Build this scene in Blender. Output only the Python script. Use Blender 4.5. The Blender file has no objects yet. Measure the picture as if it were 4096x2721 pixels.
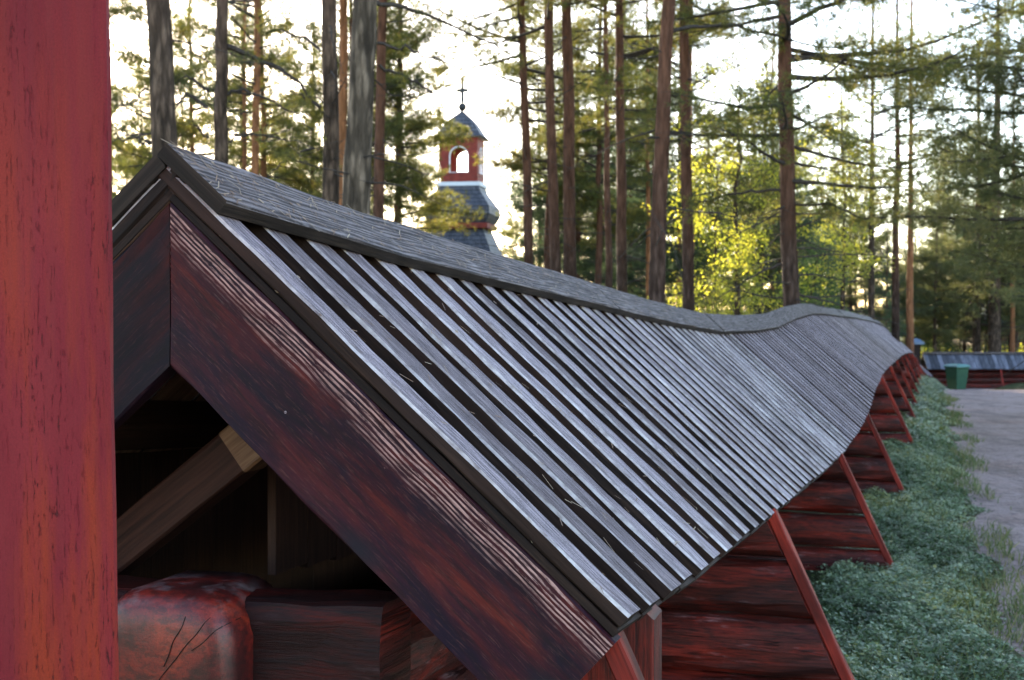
import bpy, math, random
import numpy as np
from mathutils import Vector

# ---------------------------------------------------------------- camera, sky, sun, exposure
scene = bpy.context.scene
F = 1400.0                      # focal length in pixels of a 1024 px wide picture
EYE = 1.75
cam_d = bpy.data.cameras.new('camera')
cam = bpy.data.objects.new('camera', cam_d)
scene.collection.objects.link(cam)
scene.camera = cam
cam_d.sensor_width = 36.0
cam_d.lens = F / 1024 * 36.0
cam_d.clip_start = 0.05
cam_d.clip_end = 5000
cam.location = (0, 0, EYE)
cam.rotation_euler = (math.radians(90) - math.atan(25 / F), 0, 0)
cam_d.dof.use_dof = True
cam_d.dof.focus_distance = 2.65
cam_d.dof.aperture_fstop = 10.5
scene.render.resolution_x, scene.render.resolution_y = 1024, 680
scene.view_settings.view_transform = 'Standard'
scene.view_settings.look = 'None'
scene.view_settings.exposure = 2.4
scene.view_settings.gamma = 1
SUN_AZ, SUN_EL = math.radians(-17.5), math.radians(14.0)    # azimuth from +Y, positive to the right
world = bpy.data.worlds.new('World')
scene.world = world
world.use_nodes = True
wn = world.node_tree
bg = wn.nodes['Background']
sky = wn.nodes.new('ShaderNodeTexSky')
sky.sky_type = 'NISHITA'
sky.sun_disc = False
sky.sun_elevation = SUN_EL
sky.sun_rotation = SUN_AZ
sky.air_density = 0.8
sky.dust_density = 0.5
sky.ozone_density = 0.2
wn.links.new(sky.outputs['Color'], bg.inputs['Color'])
bg.inputs['Strength'].default_value = 0.15
sun_d = bpy.data.lights.new('sun', 'SUN')
sun_d.energy = 5.0
sun_d.angle = math.radians(0.5)
sun_d.color = (1.0, 0.86, 0.66)
sun = bpy.data.objects.new('sun', sun_d)
scene.collection.objects.link(sun)
sdir = Vector((math.sin(SUN_AZ) * math.cos(SUN_EL), math.cos(SUN_AZ) * math.cos(SUN_EL), math.sin(SUN_EL)))
sun.rotation_euler = sdir.to_track_quat('Z', 'Y').to_euler()

rng = np.random.default_rng(7)
R_ = random.Random(11)

# ---------------------------------------------------------------- helpers
def link(o, parent=None):
    scene.collection.objects.link(o)
    if parent is not None:
        o.parent = parent
    return o

def tag(o, label=None, cat=None, group=None, kind=None):
    if label: o['label'] = label
    if cat: o['category'] = cat
    if group: o['group'] = group
    if kind: o['kind'] = kind
    return o

def empty(name, loc=(0, 0, 0), rz=0):
    o = bpy.data.objects.new(name, None)
    o.empty_display_size = 0.2
    link(o)
    o.location = loc
    o.rotation_euler = (0, 0, rz)
    return o

class MB:
    """collects polygons with UVs (metres), a per-piece random value and material slots; builds one mesh"""
    def __init__(s):
        s.v = []; s.f = []; s.uv = []; s.m = []; s.r = []; s.n = 0
    def add(s, verts, faces, uvs, mat=0, rnd=0.5):
        b = s.n
        s.v.extend([tuple(p) for p in verts]); s.n += len(verts)
        for i, f in enumerate(faces):
            s.f.append([b + k for k in f]); s.uv.append(uvs[i])
            s.m.append(mat[i] if isinstance(mat, (list, tuple)) else mat); s.r.append(rnd)
    def build(s, name, mats, parent=None, origin=None, smooth=False):
        me = bpy.data.meshes.new(name)
        me.from_pydata(s.v, [], s.f)
        uvl = me.uv_layers.new(name='UVMap')
        flat = [c for f in s.uv for p in f for c in p]
        uvl.data.foreach_set('uv', flat)
        me.polygons.foreach_set('material_index', s.m)
        a = me.attributes.new('rnd', 'FLOAT', 'FACE')
        a.data.foreach_set('value', s.r)
        if smooth:
            me.polygons.foreach_set('use_smooth', [True] * len(me.polygons))
        for m in (mats if isinstance(mats, (list, tuple)) else [mats]):
            me.materials.append(m)
        me.update()
        o = bpy.data.objects.new(name, me)
        link(o, parent)
        if origin is not None:
            me.transform(__import__('mathutils').Matrix.Translation(-Vector(origin)))
            o.location = origin
        return o

def V(*a): return np.array(a, float)
def norm(a): return a / (np.linalg.norm(a) + 1e-12)

def sweep(mb, pts, side, up, prof, mats=0, caps=(True, True), noise=0.0, rnd=None, capmat=None, uoff=None, endfn=None):
    """sweep a closed profile (in side/up coordinates) along pts; noise wobbles it"""
    pts = [np.asarray(p, float) for p in pts]
    N, M = len(pts), len(prof)
    if rnd is None: rnd = R_.random()
    if uoff is None: uoff = (R_.uniform(0, 40), R_.uniform(0, 40))
    per = [0.0]
    for i in range(M):
        a, b = prof[i], prof[(i + 1) % M]
        per.append(per[-1] + math.hypot(b[0] - a[0], b[1] - a[1]))
    ln = [0.0]
    for i in range(1, N):
        ln.append(ln[-1] + np.linalg.norm(pts[i] - pts[i - 1]))
    verts = []
    ph = rng.uniform(0, 6.28, (M, 4))
    for i in range(N):
        for j, (a, b) in enumerate(prof):
            k = ln[i]
            na = noise * (math.sin(k * 9 + ph[j, 0]) + .6 * math.sin(k * 23 + ph[j, 1])) if noise else 0
            nb = noise * (math.sin(k * 11 + ph[j, 2]) + .6 * math.sin(k * 29 + ph[j, 3])) if noise else 0
            p = pts[i] + side * (a + na) + up * (b + nb)
            if endfn: p = endfn(i, N, p)
            verts.append(p)
    faces, uvs, ms = [], [], []
    for i in range(N - 1):
        for j in range(M):
            j2 = (j + 1) % M
            faces.append((i * M + j, i * M + j2, (i + 1) * M + j2, (i + 1) * M + j))
            u0, u1 = ln[i] + uoff[0], ln[i + 1] + uoff[0]
            v0, v1 = per[j] + uoff[1], per[j + 1] + uoff[1]
            uvs.append(((u0, v0), (u0, v1), (u1, v1), (u1, v0)))
            ms.append(mats[j] if isinstance(mats, (list, tuple)) else mats)
    cm = capmat if capmat is not None else (mats[0] if isinstance(mats, (list, tuple)) else mats)
    if caps[0]:
        faces.append(tuple(range(M - 1, -1, -1))); uvs.append([(prof[j][0] * .3 + uoff[0], prof[j][1] + uoff[1]) for j in range(M - 1, -1, -1)]); ms.append(cm)
    if caps[1]:
        faces.append(tuple((N - 1) * M + j for j in range(M))); uvs.append([(prof[j][0] * .3 + uoff[0], prof[j][1] + uoff[1]) for j in range(M)]); ms.append(cm)
    mb.add(verts, faces, uvs, ms, rnd)

def rect(w0, w1, h0, h1, c=0.003):
    """chamfered rectangle profile, 8 corners, counter clockwise from bottom left"""
    return [(w0 + c, h0), (w1 - c, h0), (w1, h0 + c), (w1, h1 - c), (w1 - c, h1), (w0 + c, h1), (w0, h1 - c), (w0, h0 + c)]

def oval(w, h, n=16, p=2.6, bot=1.0):
    out = []
    for k in range(n):
        a = 2 * math.pi * k / n
        c, s = math.cos(a), math.sin(a)
        out.append((math.copysign(abs(c) ** (2 / p), c) * w / 2, math.copysign(abs(s) ** (2 / p), s) * h / 2))
    return out

def boxmb(mb, x0, x1, y0, y1, z0, z1, mat=0, rnd=.5):
    v = [(x, y, z) for x in (x0, x1) for y in (y0, y1) for z in (z0, z1)]
    f = [(0, 1, 3, 2), (4, 6, 7, 5), (0, 4, 5, 1), (2, 3, 7, 6), (0, 2, 6, 4), (1, 5, 7, 3)]
    uv = []
    for q in f:
        ps = [v[k] for k in q]
        rngs = [max(p[a] for p in ps) - min(p[a] for p in ps) for a in range(3)]
        ax = [a for a in range(3) if rngs[a] > 1e-9][:2]
        uv.append([(p[ax[1]], p[ax[0]]) for p in ps])
    mb.add(v, f, uv, mat, rnd)

def lathe(mb, prof, n=24, center=(0, 0, 0), mat=0, ang=0):
    v = []; f = []; uv = []
    for i, (r, z) in enumerate(prof):
        for k in range(n):
            a = ang + 2 * math.pi * k / n
            v.append((center[0] + r * math.cos(a), center[1] + r * math.sin(a), center[2] + z))
    for i in range(len(prof) - 1):
        for k in range(n):
            k2 = (k + 1) % n
            f.append((i * n + k, i * n + k2, (i + 1) * n + k2, (i + 1) * n + k))
            r = max(prof[i][0], prof[i + 1][0])
            uv.append(((prof[i][1], k * r * 6.28 / n), (prof[i][1], (k + 1) * r * 6.28 / n), (prof[i + 1][1], (k + 1) * r * 6.28 / n), (prof[i + 1][1], k * r * 6.28 / n)))
    mb.add(v, f, uv, mat)

# ---------------------------------------------------------------- materials
class Mat:
    def __init__(s, name, rough=.7, spec=.3):
        s.m = bpy.data.materials.new(name); s.m.use_nodes = True
        s.t = s.m.node_tree; s.b = s.t.nodes['Principled BSDF']
        s.b.inputs['Roughness'].default_value = rough
        s.b.inputs['Specular IOR Level'].default_value = spec
        s.tc = s.t.nodes.new('ShaderNodeTexCoord')
    def n(s, typ, **kw):
        x = s.t.nodes.new(typ)
        for k, v in kw.items(): setattr(x, k, v)
        return x
    def l(s, a, b): s.t.links.new(a, b)
    def coord(s, which='UV', scale=(1, 1, 1), loc=(0, 0, 0)):
        mp = s.n('ShaderNodeMapping')
        mp.inputs['Scale'].default_value = scale; mp.inputs['Location'].default_value = loc
        s.l(s.tc.outputs[which], mp.inputs['Vector'])
        return mp.outputs['Vector']
    def noise(s, vec, scale=1, detail=4, rough=.55, dist=0, col=False):
        x = s.n('ShaderNodeTexNoise')
        x.inputs['Scale'].default_value = scale; x.inputs['Detail'].default_value = detail
        x.inputs['Roughness'].default_value = rough; x.inputs['Distortion'].default_value = dist
        s.l(vec, x.inputs['Vector'])
        return x.outputs['Color' if col else 'Fac']
    def vor(s, vec, scale=1, feature='F1', out='Distance'):
        x = s.n('ShaderNodeTexVoronoi'); x.feature = feature
        x.inputs['Scale'].default_value = scale
        s.l(vec, x.inputs['Vector'])
        return x.outputs[out]
    def wave(s, vec, scale, dist, detail=2, dscale=1, direction='Y'):
        x = s.n('ShaderNodeTexWave'); x.bands_direction = direction
        x.inputs['Scale'].default_value = scale; x.inputs['Distortion'].default_value = dist
        x.inputs['Detail'].default_value = detail; x.inputs['Detail Scale'].default_value = dscale
        s.l(vec, x.inputs['Vector'])
        return x.outputs['Fac']
    def ramp(s, fac, stops, interp='LINEAR'):
        x = s.n('ShaderNodeValToRGB'); x.color_ramp.interpolation = interp
        e = x.color_ramp.elements
        while len(e) < len(stops): e.new(.5)
        for k, (p, c) in enumerate(stops):
            e[k].position = p
            e[k].color = (c, c, c, 1) if isinstance(c, (int, float)) else (*c, 1)
        s.l(fac, x.inputs['Fac'])
        return x.outputs['Color']
    def mix(s, fac, a, b, mode='MIX'):
        x = s.n('ShaderNodeMix'); x.data_type = 'RGBA'; x.blend_type = mode
        for sock, val in ((x.inputs[0], fac), (x.inputs[6], a), (x.inputs[7], b)):
            if isinstance(val, bpy.types.NodeSocket): s.l(val, sock)
            elif isinstance(val, (int, float)): sock.default_value = val if sock == x.inputs[0] else (val, val, val, 1)
            else: sock.default_value = (*val, 1)
        return x.outputs[2]
    def math(s, op, a, b=0.0):
        x = s.n('ShaderNodeMath', operation=op)
        for k, val in enumerate((a, b)):
            if isinstance(val, bpy.types.NodeSocket): s.l(val, x.inputs[k])
            else: x.inputs[k].default_value = val
        return x.outputs[0]
    def sep(s, vec):
        x = s.n('ShaderNodeSeparateXYZ'); s.l(vec, x.inputs[0]); return x.outputs
    def rnd(s):
        x = s.n('ShaderNodeAttribute'); x.attribute_name = 'rnd'; return x.outputs['Fac']
    def color(s, c): s.l(c, s.b.inputs['Base Color'])
    def bump(s, h, strength=.5, dist=.01):
        x = s.n('ShaderNodeBump'); x.inputs['Strength'].default_value = strength; x.inputs['Distance'].default_value = dist
        s.l(h, x.inputs['Height']); s.l(x.outputs[0], s.b.inputs['Normal'])
        return x

def wood(name, c0, c1, c2, rough=.6, spec=.3, along=2.0, across=90.0, bump=.5, bdist=.003, blotch=None, vary=.35):
    m = Mat(name, rough, spec)
    g = m.noise(m.coord('UV', (along, across, 1)), 1, 6, .65)
    g2 = m.noise(m.coord('UV', (along * 3, across * 3.2, 1)), 1, 3, .6)
    big = m.noise(m.coord('UV', (1.2, 5, 1)), 1, 3, .5)
    f = m.math('ADD', m.math('MULTIPLY', g, .65), m.math('MULTIPLY', g2, .35))
    c = m.ramp(f, [(.32, c0), (.5, c1), (.68, c2)])
    if blotch: c = m.mix(m.ramp(big, [(.45, 0), (.68, 1)]), c, blotch)
    r = m.rnd()
    c = m.mix(1.0, c, m.ramp(r, [(0, 1 - vary), (1, 1.0)]), 'MULTIPLY')
    m.color(c)
    m.bump(f, bump, bdist)
    return m

M = {}
# weathered grey top boards
w = Mat('weathered_board', .7, .22)
g = w.noise(w.coord('UV', (5, 90, 1)), 1, 7, .72)
g2 = w.noise(w.coord('UV', (20, 306.0, 1)), 1, 4, .7)
g3 = w.noise(w.coord('UV', (260, 420, 1)), 1, 3, .8)
f = w.math('ADD', w.math('ADD', w.math('MULTIPLY', g, .40), w.math('MULTIPLY', g2, .35)), w.math('MULTIPLY', g3, .25))
c = w.ramp(f, [(.41, (.028, .018, .021)), (.462, (.14, .112, .122)), (.512, (.37, .315, .345)), (.585, (.74, .64, .69))])
bl = w.ramp(w.noise(w.coord('UV', (3, 9, 1)), 1, 4, .6), [(.52, 0), (.72, .65)])
c = w.mix(bl, c, (.11, .07, .08))
c = w.mix(1.0, c, w.ramp(w.rnd(), [(0, (.46, .42, .41)), (.5, (.80, .76, .76)), (1, (1, .98, .98))]), 'MULTIPLY')
w.color(c); w.bump(f, 1.0, .006)
M['batten'] = w.m
M['worn_lit_edge'] = wood('worn_lit_board_edge', (.16, .12, .12), (.50, .44, .44), (.80, .74, .73), .6, .3, 14, 30, .5, .002, vary=.3).m  # worn edge with its highlight painted in, camera-facing chamfer of near boards only
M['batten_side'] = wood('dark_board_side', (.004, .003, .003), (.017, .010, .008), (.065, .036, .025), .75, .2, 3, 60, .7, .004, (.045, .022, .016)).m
w = Mat('ridge_board', .7, .22)
g = w.noise(w.coord('UV', (4, 60, 1)), 1, 7, .74, .8)
g2 = w.wave(w.coord('UV', (.7, 7, 1)), 2.6, 10, 4, 1.2)
g3 = w.noise(w.coord('UV', (160, 300, 1)), 1, 3, .8)
f = w.math('ADD', w.math('ADD', w.math('MULTIPLY', g, .50), w.math('MULTIPLY', g2, .18)), w.math('MULTIPLY', g3, .32))
c = w.ramp(f, [(.39, (.016, .011, .011)), (.46, (.058, .044, .044)), (.54, (.125, .10, .099)), (.64, (.27, .225, .22))])
pal = w.ramp(w.noise(w.coord('UV', (5, 16, 1)), 1, 6, .7), [(.55, 0), (.68, .55)])
c = w.mix(pal, c, (.33, .285, .285))
dk = w.ramp(w.noise(w.coord('UV', (2.2, 12, 1), (7, 0, 0)), 1, 6, .7), [(.54, 0), (.66, .7)])
c = w.mix(dk, c, (.035, .024, .022))
w.color(c); w.bump(f, .7, .004)
M['cap'] = w.m
M['cap_edge'] = wood('ridge_board_edge', (.007, .005, .004), (.024, .017, .013), (.065, .045, .034), .75, .2, 3, 50, .6, .004).m
# gable boards: red paint gone dark, purple stained, grain raised pale along the top edge
def gable(name, stain_shift, worn):
    w = Mat(name, .6, .18)
    uv = w.coord('UV')
    u, v, _ = w.sep(uv)
    big = w.noise(w.coord('UV', (2.2, 11, 1), (stain_shift, 0, 0)), 1, 6, .62, .5)
    big2 = w.noise(w.coord('UV', (2.4, 8, 1), (stain_shift + 7, 3, 0)), 1, 6, .62, .6)
    fine = w.noise(w.coord('UV', (7, 70, 1)), 1, 7, .72)
    c = w.ramp(big, [(.34, (.007, .004, .009)), (.42, (.020, .005, .011)), (.50, (.048, .007, .010)), (.60, (.10, .012, .008)), (.76, (.15, .025, .010))])
    c = w.mix(w.ramp(big2, [(.52, 0), (.68, .9)]), c, (.007, .006, .014))
    low = w.ramp(v, [(.12, 0), (.26, .6)])
    c = w.mix(low, c, (.010, .006, .018))
    c = w.mix(w.ramp(fine, [(.36, .75), (.54, 0)]), c, (.012, .005, .007))
    c = w.mix(w.ramp(w.noise(w.coord('UV', (18, 220, 1)), 1, 5, .75), [(.54, 0), (.70, .45)]), c, (.16, .06, .05))
    mask = 0.0
    if worn:
        wave = w.wave(w.coord('UV', (.14, 1.0, 1)), 32, 10, 4, .55)
        nz = w.noise(w.coord('UV', (3.0, 11, 1), (3, 1, 0)), 1, 5, .65)
        edge = w.ramp(v, [(0, 1), (.025, .85), (.085, 0)])
        k = w.math('ADD', edge, w.math('MULTIPLY', nz, 1.6))
        k = w.ramp(w.math('MULTIPLY', k, .5), [(.52, 0), (.74, 1)])
        frag = w.ramp(w.noise(w.coord('UV', (16, 110, 1)), 1, 5, .75), [(.38, 0), (.56, 1)])
        mask = w.math('MULTIPLY', w.math('MULTIPLY', w.ramp(wave, [(.42, 0), (.7, 1)]), k), frag)
        c = w.mix(mask, c, (.46, .27, .24))
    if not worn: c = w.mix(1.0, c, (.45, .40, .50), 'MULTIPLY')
    # knots
    kn = w.vor(w.coord('UV', (2.0, 4.2, 1), (stain_shift * .37 + .3, .1, 0)), 1)
    c = w.mix(w.ramp(kn, [(.03, .9), (.16, 0)]), c, (.012, .010, .016))
    fl = w.ramp(w.vor(w.coord('UV', (22, 60, 1)), 1), [(.03, 1), (.06, 0)])
    flm = w.ramp(w.noise(w.coord('UV', (14, 14, 1)), 1, 2), [(.62, 0), (.66, .7)])
    c = w.mix(w.math('MULTIPLY', fl, flm), c, (.45, .27, .22))
    w.color(c)
    w.bump(w.math('ADD', w.math('MULTIPLY', fine, .25), mask), .5, .003)
    return w.m
M['gable_r'] = gable('gable_board_worn', 0.0, True)
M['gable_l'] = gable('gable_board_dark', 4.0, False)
# red logs
def redlog(name, k=1.0):
    w = Mat(name, .5, .2)
    fine = w.noise(w.coord('UV', (9, 110, 1)), 1, 7, .74)
    big = w.noise(w.coord('UV', (2.6, 9, 1)), 1, 6, .62, .5)
    c = w.ramp(big, [(.3, (.035 * k, .012 * k, .012 * k)), (.48, (.11 * k, .021 * k, .016 * k)), (.62, (.27 * k, .026 * k, .016 * k)), (.8, (.36 * k, .045 * k, .020 * k))])
    c = w.mix(w.ramp(fine, [(.38, .85), (.56, 0)]), c, (.012, .006, .006))
    wn_ = w.ramp(w.noise(w.coord('UV', (4, 16, 1), (9, 2, 0)), 1, 5, .7), [(.57, 0), (.70, .75)])
    c = w.mix(w.math('MULTIPLY', wn_, w.ramp(fine, [(.42, 0), (.58, 1)])), c, tuple(min(1, k) * q for q in (.36, .22, .23)))
    crack = w.ramp(w.noise(w.coord('UV', (1.1, 22, 1), (5, 5, 0)), 1, 3, .5, .6), [(.485, 0), (.497, 1), (.503, 1), (.515, 0)])
    cm = w.math('MULTIPLY', crack, w.ramp(w.noise(w.coord('UV', (1, 3, 1)), 1, 2), [(.5, 0), (.6, 1)]))
    c = w.mix(cm, c, (.008, .005, .005))
    c = w.mix(1.0, c, w.ramp(w.rnd(), [(0, .6), (1, 1.0)]), 'MULTIPLY')
    if k > 1.1:      # bare worn wood where feet and weather have rubbed the top of the log
        geo = w.n('ShaderNodeNewGeometry'); nz_ = w.sep(geo.outputs['Normal'])[2]
        bare = w.math('MULTIPLY', w.ramp(nz_, [(.45, 0), (.8, 1)]), w.ramp(w.noise(w.coord('Object', (6, 6, 6)), 1, 4, .6), [(.40, 0), (.58, .9)]))
        c = w.mix(bare, c, (.30, .26, .27))
    w.color(c)
    w.bump(w.math('SUBTRACT', fine, w.math('MULTIPLY', cm, .8)), .6, .006)
    return w.m
M['log'] = redlog('red_log')
M['log_end'] = redlog('red_log_end', 1.3)
M['log_shade'] = redlog('shaded_red_log', .32)  # shaded copy for the first buttress, shade under the roof put into the colour
w = Mat('worn_red_log', .38, .5)
ob = w.coord('Object')
n1 = w.noise(ob, 8, 6, .6, .5); n2 = w.noise(w.coord('Object', (40, 40, 70)), 1, 5, .7); n3 = w.noise(ob, 260, 3, .8)
c = w.ramp(n1, [(.34, (.045, .010, .009)), (.46, (.085, .011, .010)), (.56, (.20, .018, .012)), (.70, (.33, .034, .014))])
c = w.mix(w.ramp(n2, [(.40, .6), (.55, 0)]), c, (.02, .008, .007))
geo = w.n('ShaderNodeNewGeometry'); nz_ = w.sep(geo.outputs['Normal'])[2]
bare = w.math('MULTIPLY', w.ramp(nz_, [(.45, 0), (.8, 1)]), w.ramp(w.noise(ob, 9, 5, .6), [(.48, 0), (.64, .6)]))
c = w.mix(bare, c, (.30, .24, .235))
c = w.mix(1.0, c, w.ramp(n3, [(.35, .65), (.65, 1)]), 'MULTIPLY')
w.color(c); w.bump(w.math('ADD', n2, n3), .25, .002)
M['worn_log'] = w.m
w = Mat('red_strip', .65, .12)
fine = w.noise(w.coord('UV', (3, 70, 1)), 1, 5, .65)
big = w.noise(w.coord('UV', (2.5, 8, 1)), 1, 3)
c = w.ramp(big, [(.35, (.06, .012, .010)), (.50, (.20, .024, .017)), (.64, (.34, .036, .022)), (.8, (.30, .06, .045))])
c = w.mix(w.ramp(fine, [(.35, .6), (.55, 0)]), c, (.05, .014, .012))
w.color(c); w.bump(fine, .5, .003)
M['strip'] = w.m
# peeling painted post
w = Mat('post_paint', .6, .15)
uvs_ = w.coord('UV')
fine = w.noise(w.coord('UV', (3.2, 75, 1)), 1, 5, .6)
mid = w.noise(w.coord('UV', (11, 170, 1), (3, 0, 0)), 1, 6, .76)
c = w.ramp(w.noise(w.coord('UV', (1.5, 7, 1)), 1, 4, .55), [(.3, (.15, .009, .015)), (.5, (.19, .013, .020)), (.7, (.23, .020, .025))])
org = w.ramp(w.noise(w.coord('UV', (1.3, 13, 1), (2.5, 0.2, 0)), 1, 4, .6), [(.46, 0), (.60, .9)])
zz = w.sep(w.tc.outputs['Object'])[2]
lowm = w.ramp(w.math('MULTIPLY', zz, .4), [(.52, 1), (.72, .25)])
c = w.mix(w.math('MULTIPLY', org, lowm), c, (.28, .030, .010))
crack = w.ramp(mid, [(.36, 1), (.40, 0)])
cl = w.ramp(w.noise(w.coord('UV', (1.8, 9, 1), (1, 4, 0)), 1, 3), [(.40, 0), (.58, 1)])
chip = w.math('MULTIPLY', w.ramp(w.noise(w.coord('UV', (34, 210, 1), (4, 1, 0)), 1, 5, .7), [(.59, 0), (.63, 1)]), cl)
ck = w.math('MAXIMUM', w.math('MULTIPLY', crack, cl), chip)
c = w.mix(w.math('MULTIPLY', ck, .9), c, (.04, .007, .008))
spk = w.noise(w.coord('UV', (300, 420, 1)), 1, 3, .8)
c = w.mix(1.0, c, w.ramp(spk, [(.35, .72), (.65, 1.0)]), 'MULTIPLY')
c = w.mix(w.ramp(fine, [(.38, .22), (.55, 0)]), c, (.15, .02, .02))
w.color(c)
w.bump(w.math('SUBTRACT', w.math('MULTIPLY', fine, .35), ck), .55, .004)
M['post'] = w.m
M['inner'] = wood('inner_board', (.020, .009, .006), (.045, .020, .013), (.08, .038, .025), .7, .25, 2.5, 50, .5, .003).m
M['soffit'] = wood('soffit_board', (.10, .055, .038), (.26, .155, .11), (.42, .27, .20), .7, .2, 2.5, 50, .5, .003, vary=.5).m
w = Mat('brace_wood', .6, .2)
fine = w.noise(w.coord('UV', (3, 60, 1)), 1, 5, .6)
c = w.ramp(fine, [(.35, (.018, .007, .005)), (.6, (.05, .018, .012))])
w.color(c); w.bump(fine, .4, .003)
M['brace'] = w.m
M['sunlit_end'] = wood('sunlit_raw_wood', (.09, .042, .022), (.17, .085, .045), (.26, .145, .08), .6, .3, 3, 60, .4, .002).m
M['plate'] = wood('grey_plate', (.45, .43, .40), (.50, .48, .46), (.56, .54, .52), .5, .4, 3, 20, .1, .001).m

def flat(name, col, rough=.6, spec=.3, var=.15, scale=6, metal=0):
    m = Mat(name, rough, spec)
    n_ = m.noise(m.coord('Object'), scale, 4, .6)
    m.color(m.ramp(n_, [(.3, tuple(x * (1 - var) for x in col)), (.7, tuple(min(1, x * (1 + var)) for x in col))]))
    m.b.inputs['Metallic'].default_value = metal
    m.bump(n_, .2, .01)
    return m.m

# bark
def bark(name, low, high, zmid, zw, sc=1.0):
    w = Mat(name, .9, .15)
    z = w.sep(w.tc.outputs['Object'])[2]
    pl = w.noise(w.coord('Object', (14 * sc, 14 * sc, 3.0 * sc)), 1, 5, .65)
    vo = w.vor(w.coord('Object', (16 * sc, 16 * sc, 4 * sc)), 1, 'F1')
    lowc = w.mix(w.ramp(pl, [(.35, 0), (.65, 1)]), tuple(x * .22 for x in low), tuple(min(1, x * 1.8) for x in low))
    lowc = w.mix(w.ramp(vo, [(.35, 0), (.6, .7)]), lowc, tuple(x * .25 for x in low))
    hic = w.mix(w.ramp(pl, [(.3, 0), (.65, 1)]), tuple(x * .5 for x in high), tuple(min(1, x * 1.35) for x in high))
    k = w.math('ADD', z, w.math('MULTIPLY', w.noise(w.coord('Object', (1.5, 1.5, .6)), 1, 3), zw))
    fac = w.n('ShaderNodeMapRange'); w.l(k, fac.inputs[0])
    fac.inputs[1].default_value = zmid; fac.inputs[2].default_value = zmid + zw
    w.color(w.mix(fac.outputs[0], lowc, hic))
    w.bump(w.math('SUBTRACT', pl, vo), .9, .03)
    return w.m
M['bark_grey'] = bark('bark_grey', (.088, .060, .044), (.12, .075, .055), 6, 4)
M['bark_old'] = bark('bark_old', (.115, .088, .066), (.10, .09, .08), 9, 4, .8)
M['bark_red'] = bark('bark_red', (.050, .034, .028), (.115, .054, .034), 3.2, 4)
M['bark_orange'] = bark('bark_orange', (.11, .055, .038), (.24, .105, .05), 1.0, 3)
M['twig'] = flat('twig', (.060, .050, .045), .9, .1, .4, 30)

def leafmat(name, stops, trans=.5, rough=.5, tcol=(1.3, 1.2, .6), oscale=.35):
    w = Mat(name, rough, .35)
    n_ = w.noise(w.coord('Object'), oscale, 3, .6)
    c0 = w.ramp(w.math('ADD', w.math('MULTIPLY', w.rnd(), .7), w.math('MULTIPLY', n_, .3)), stops)
    w.color(c0)
    tr = w.n('ShaderNodeBsdfTranslucent')
    w.l(w.mix(1.0, c0, tcol, 'MULTIPLY'), tr.inputs[0])
    mx = w.n('ShaderNodeMixShader'); mx.inputs[0].default_value = trans
    w.l(w.b.outputs[0], mx.inputs[1]); w.l(tr.outputs[0], mx.inputs[2])
    w.l(mx.outputs[0], w.t.nodes['Material Output'].inputs[0])
    return w.m
M['needle'] = leafmat('pine_needles', [(.1, (.035, .055, .022)), (.5, (.075, .095, .035)), (.8, (.14, .13, .05)), (.97, (.28, .17, .06))], .52, .55, (2.4, 1.9, .9))
M['needle_blue'] = leafmat('pine_needles_bluish', [(.1, (.030, .055, .035)), (.6, (.065, .10, .06)), (.95, (.11, .14, .08))], .45, .55, (1.7, 1.6, 1.0))
M['needle_brown'] = leafmat('pine_needles_brownish', [(.1, (.045, .060, .030)), (.5, (.095, .110, .050)), (.8, (.16, .15, .07)), (.97, (.32, .20, .10))], .48, .55, (1.7, 1.6, 1.05))
M['birch'] = leafmat('birch_leaves', [(.1, (.12, .16, .035)), (.5, (.25, .27, .06)), (.85, (.46, .40, .09)), (1, (.60, .38, .08))], .60, .5, (1.8, 1.7, .7))
M['green'] = leafmat('green_leaves', [(.1, (.045, .085, .026)), (.5, (.085, .13, .045)), (.95, (.16, .19, .07))], .55, .5, (1.3, 1.4, .6))
M['spruce'] = leafmat('spruce_needles', [(.1, (.020, .045, .022)), (.6, (.045, .085, .045)), (.95, (.10, .15, .08))], .35, .6, (1.2, 1.3, .8))
M['lingon'] = leafmat('ground_leaves', [(.05, (.035, .055, .022)), (.3, (.085, .13, .058)), (.55, (.18, .24, .13)), (.76, (.36, .41, .28)), (.84, (.28, .27, .08)), (1, (.40, .26, .10))], .22, .35, (1.1, 1.3, .7), .8)

# path and forest floor
w = Mat('path_sand', .9, .15)
o = w.coord('Object')
n1 = w.noise(o, .45, 4, .6); n2 = w.noise(o, 9, 5, .75); n3 = w.noise(o, 60, 3, .7)
c = w.ramp(n1, [(.35, (.29, .20, .175)), (.5, (.40, .285, .26)), (.68, (.38, .23, .19))])
c = w.mix(w.ramp(n2, [(.50, 0), (.64, .7)]), c, (.10, .075, .065))
n4 = w.noise(w.coord('Object', (1.6, .5, 1)), 1.3, 6, .75)
c = w.mix(w.ramp(n4, [(.48, 0), (.62, .6)]), c, (.14, .10, .085))
c = w.mix(w.ramp(n3, [(.56, 0), (.66, .55)]), c, (.46, .40, .37))
st_ = w.vor(o, 26); c = w.mix(w.ramp(st_, [(.10, .8), (.17, 0)]), c, (.40, .36, .34))
c = w.mix(w.ramp(n3, [(.32, .6), (.42, 0)]), c, (.09, .07, .065))
w.color(c); w.bump(w.math('ADD', w.math('MULTIPLY', n2, .8), w.math('MULTIPLY', n3, .4)), .8, .03)
M['path'] = w.m
w = Mat('forest_floor', .9, .1)
o = w.coord('Object')
n1 = w.noise(o, .35, 4, .6); n2 = w.noise(o, 7, 5, .75)
c = w.ramp(n1, [(.35, (.045, .06, .025)), (.5, (.085, .085, .035)), (.65, (.14, .10, .055))])
c = w.mix(w.ramp(n2, [(.4, .7), (.6, 0)]), c, (.025, .03, .015))
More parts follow.
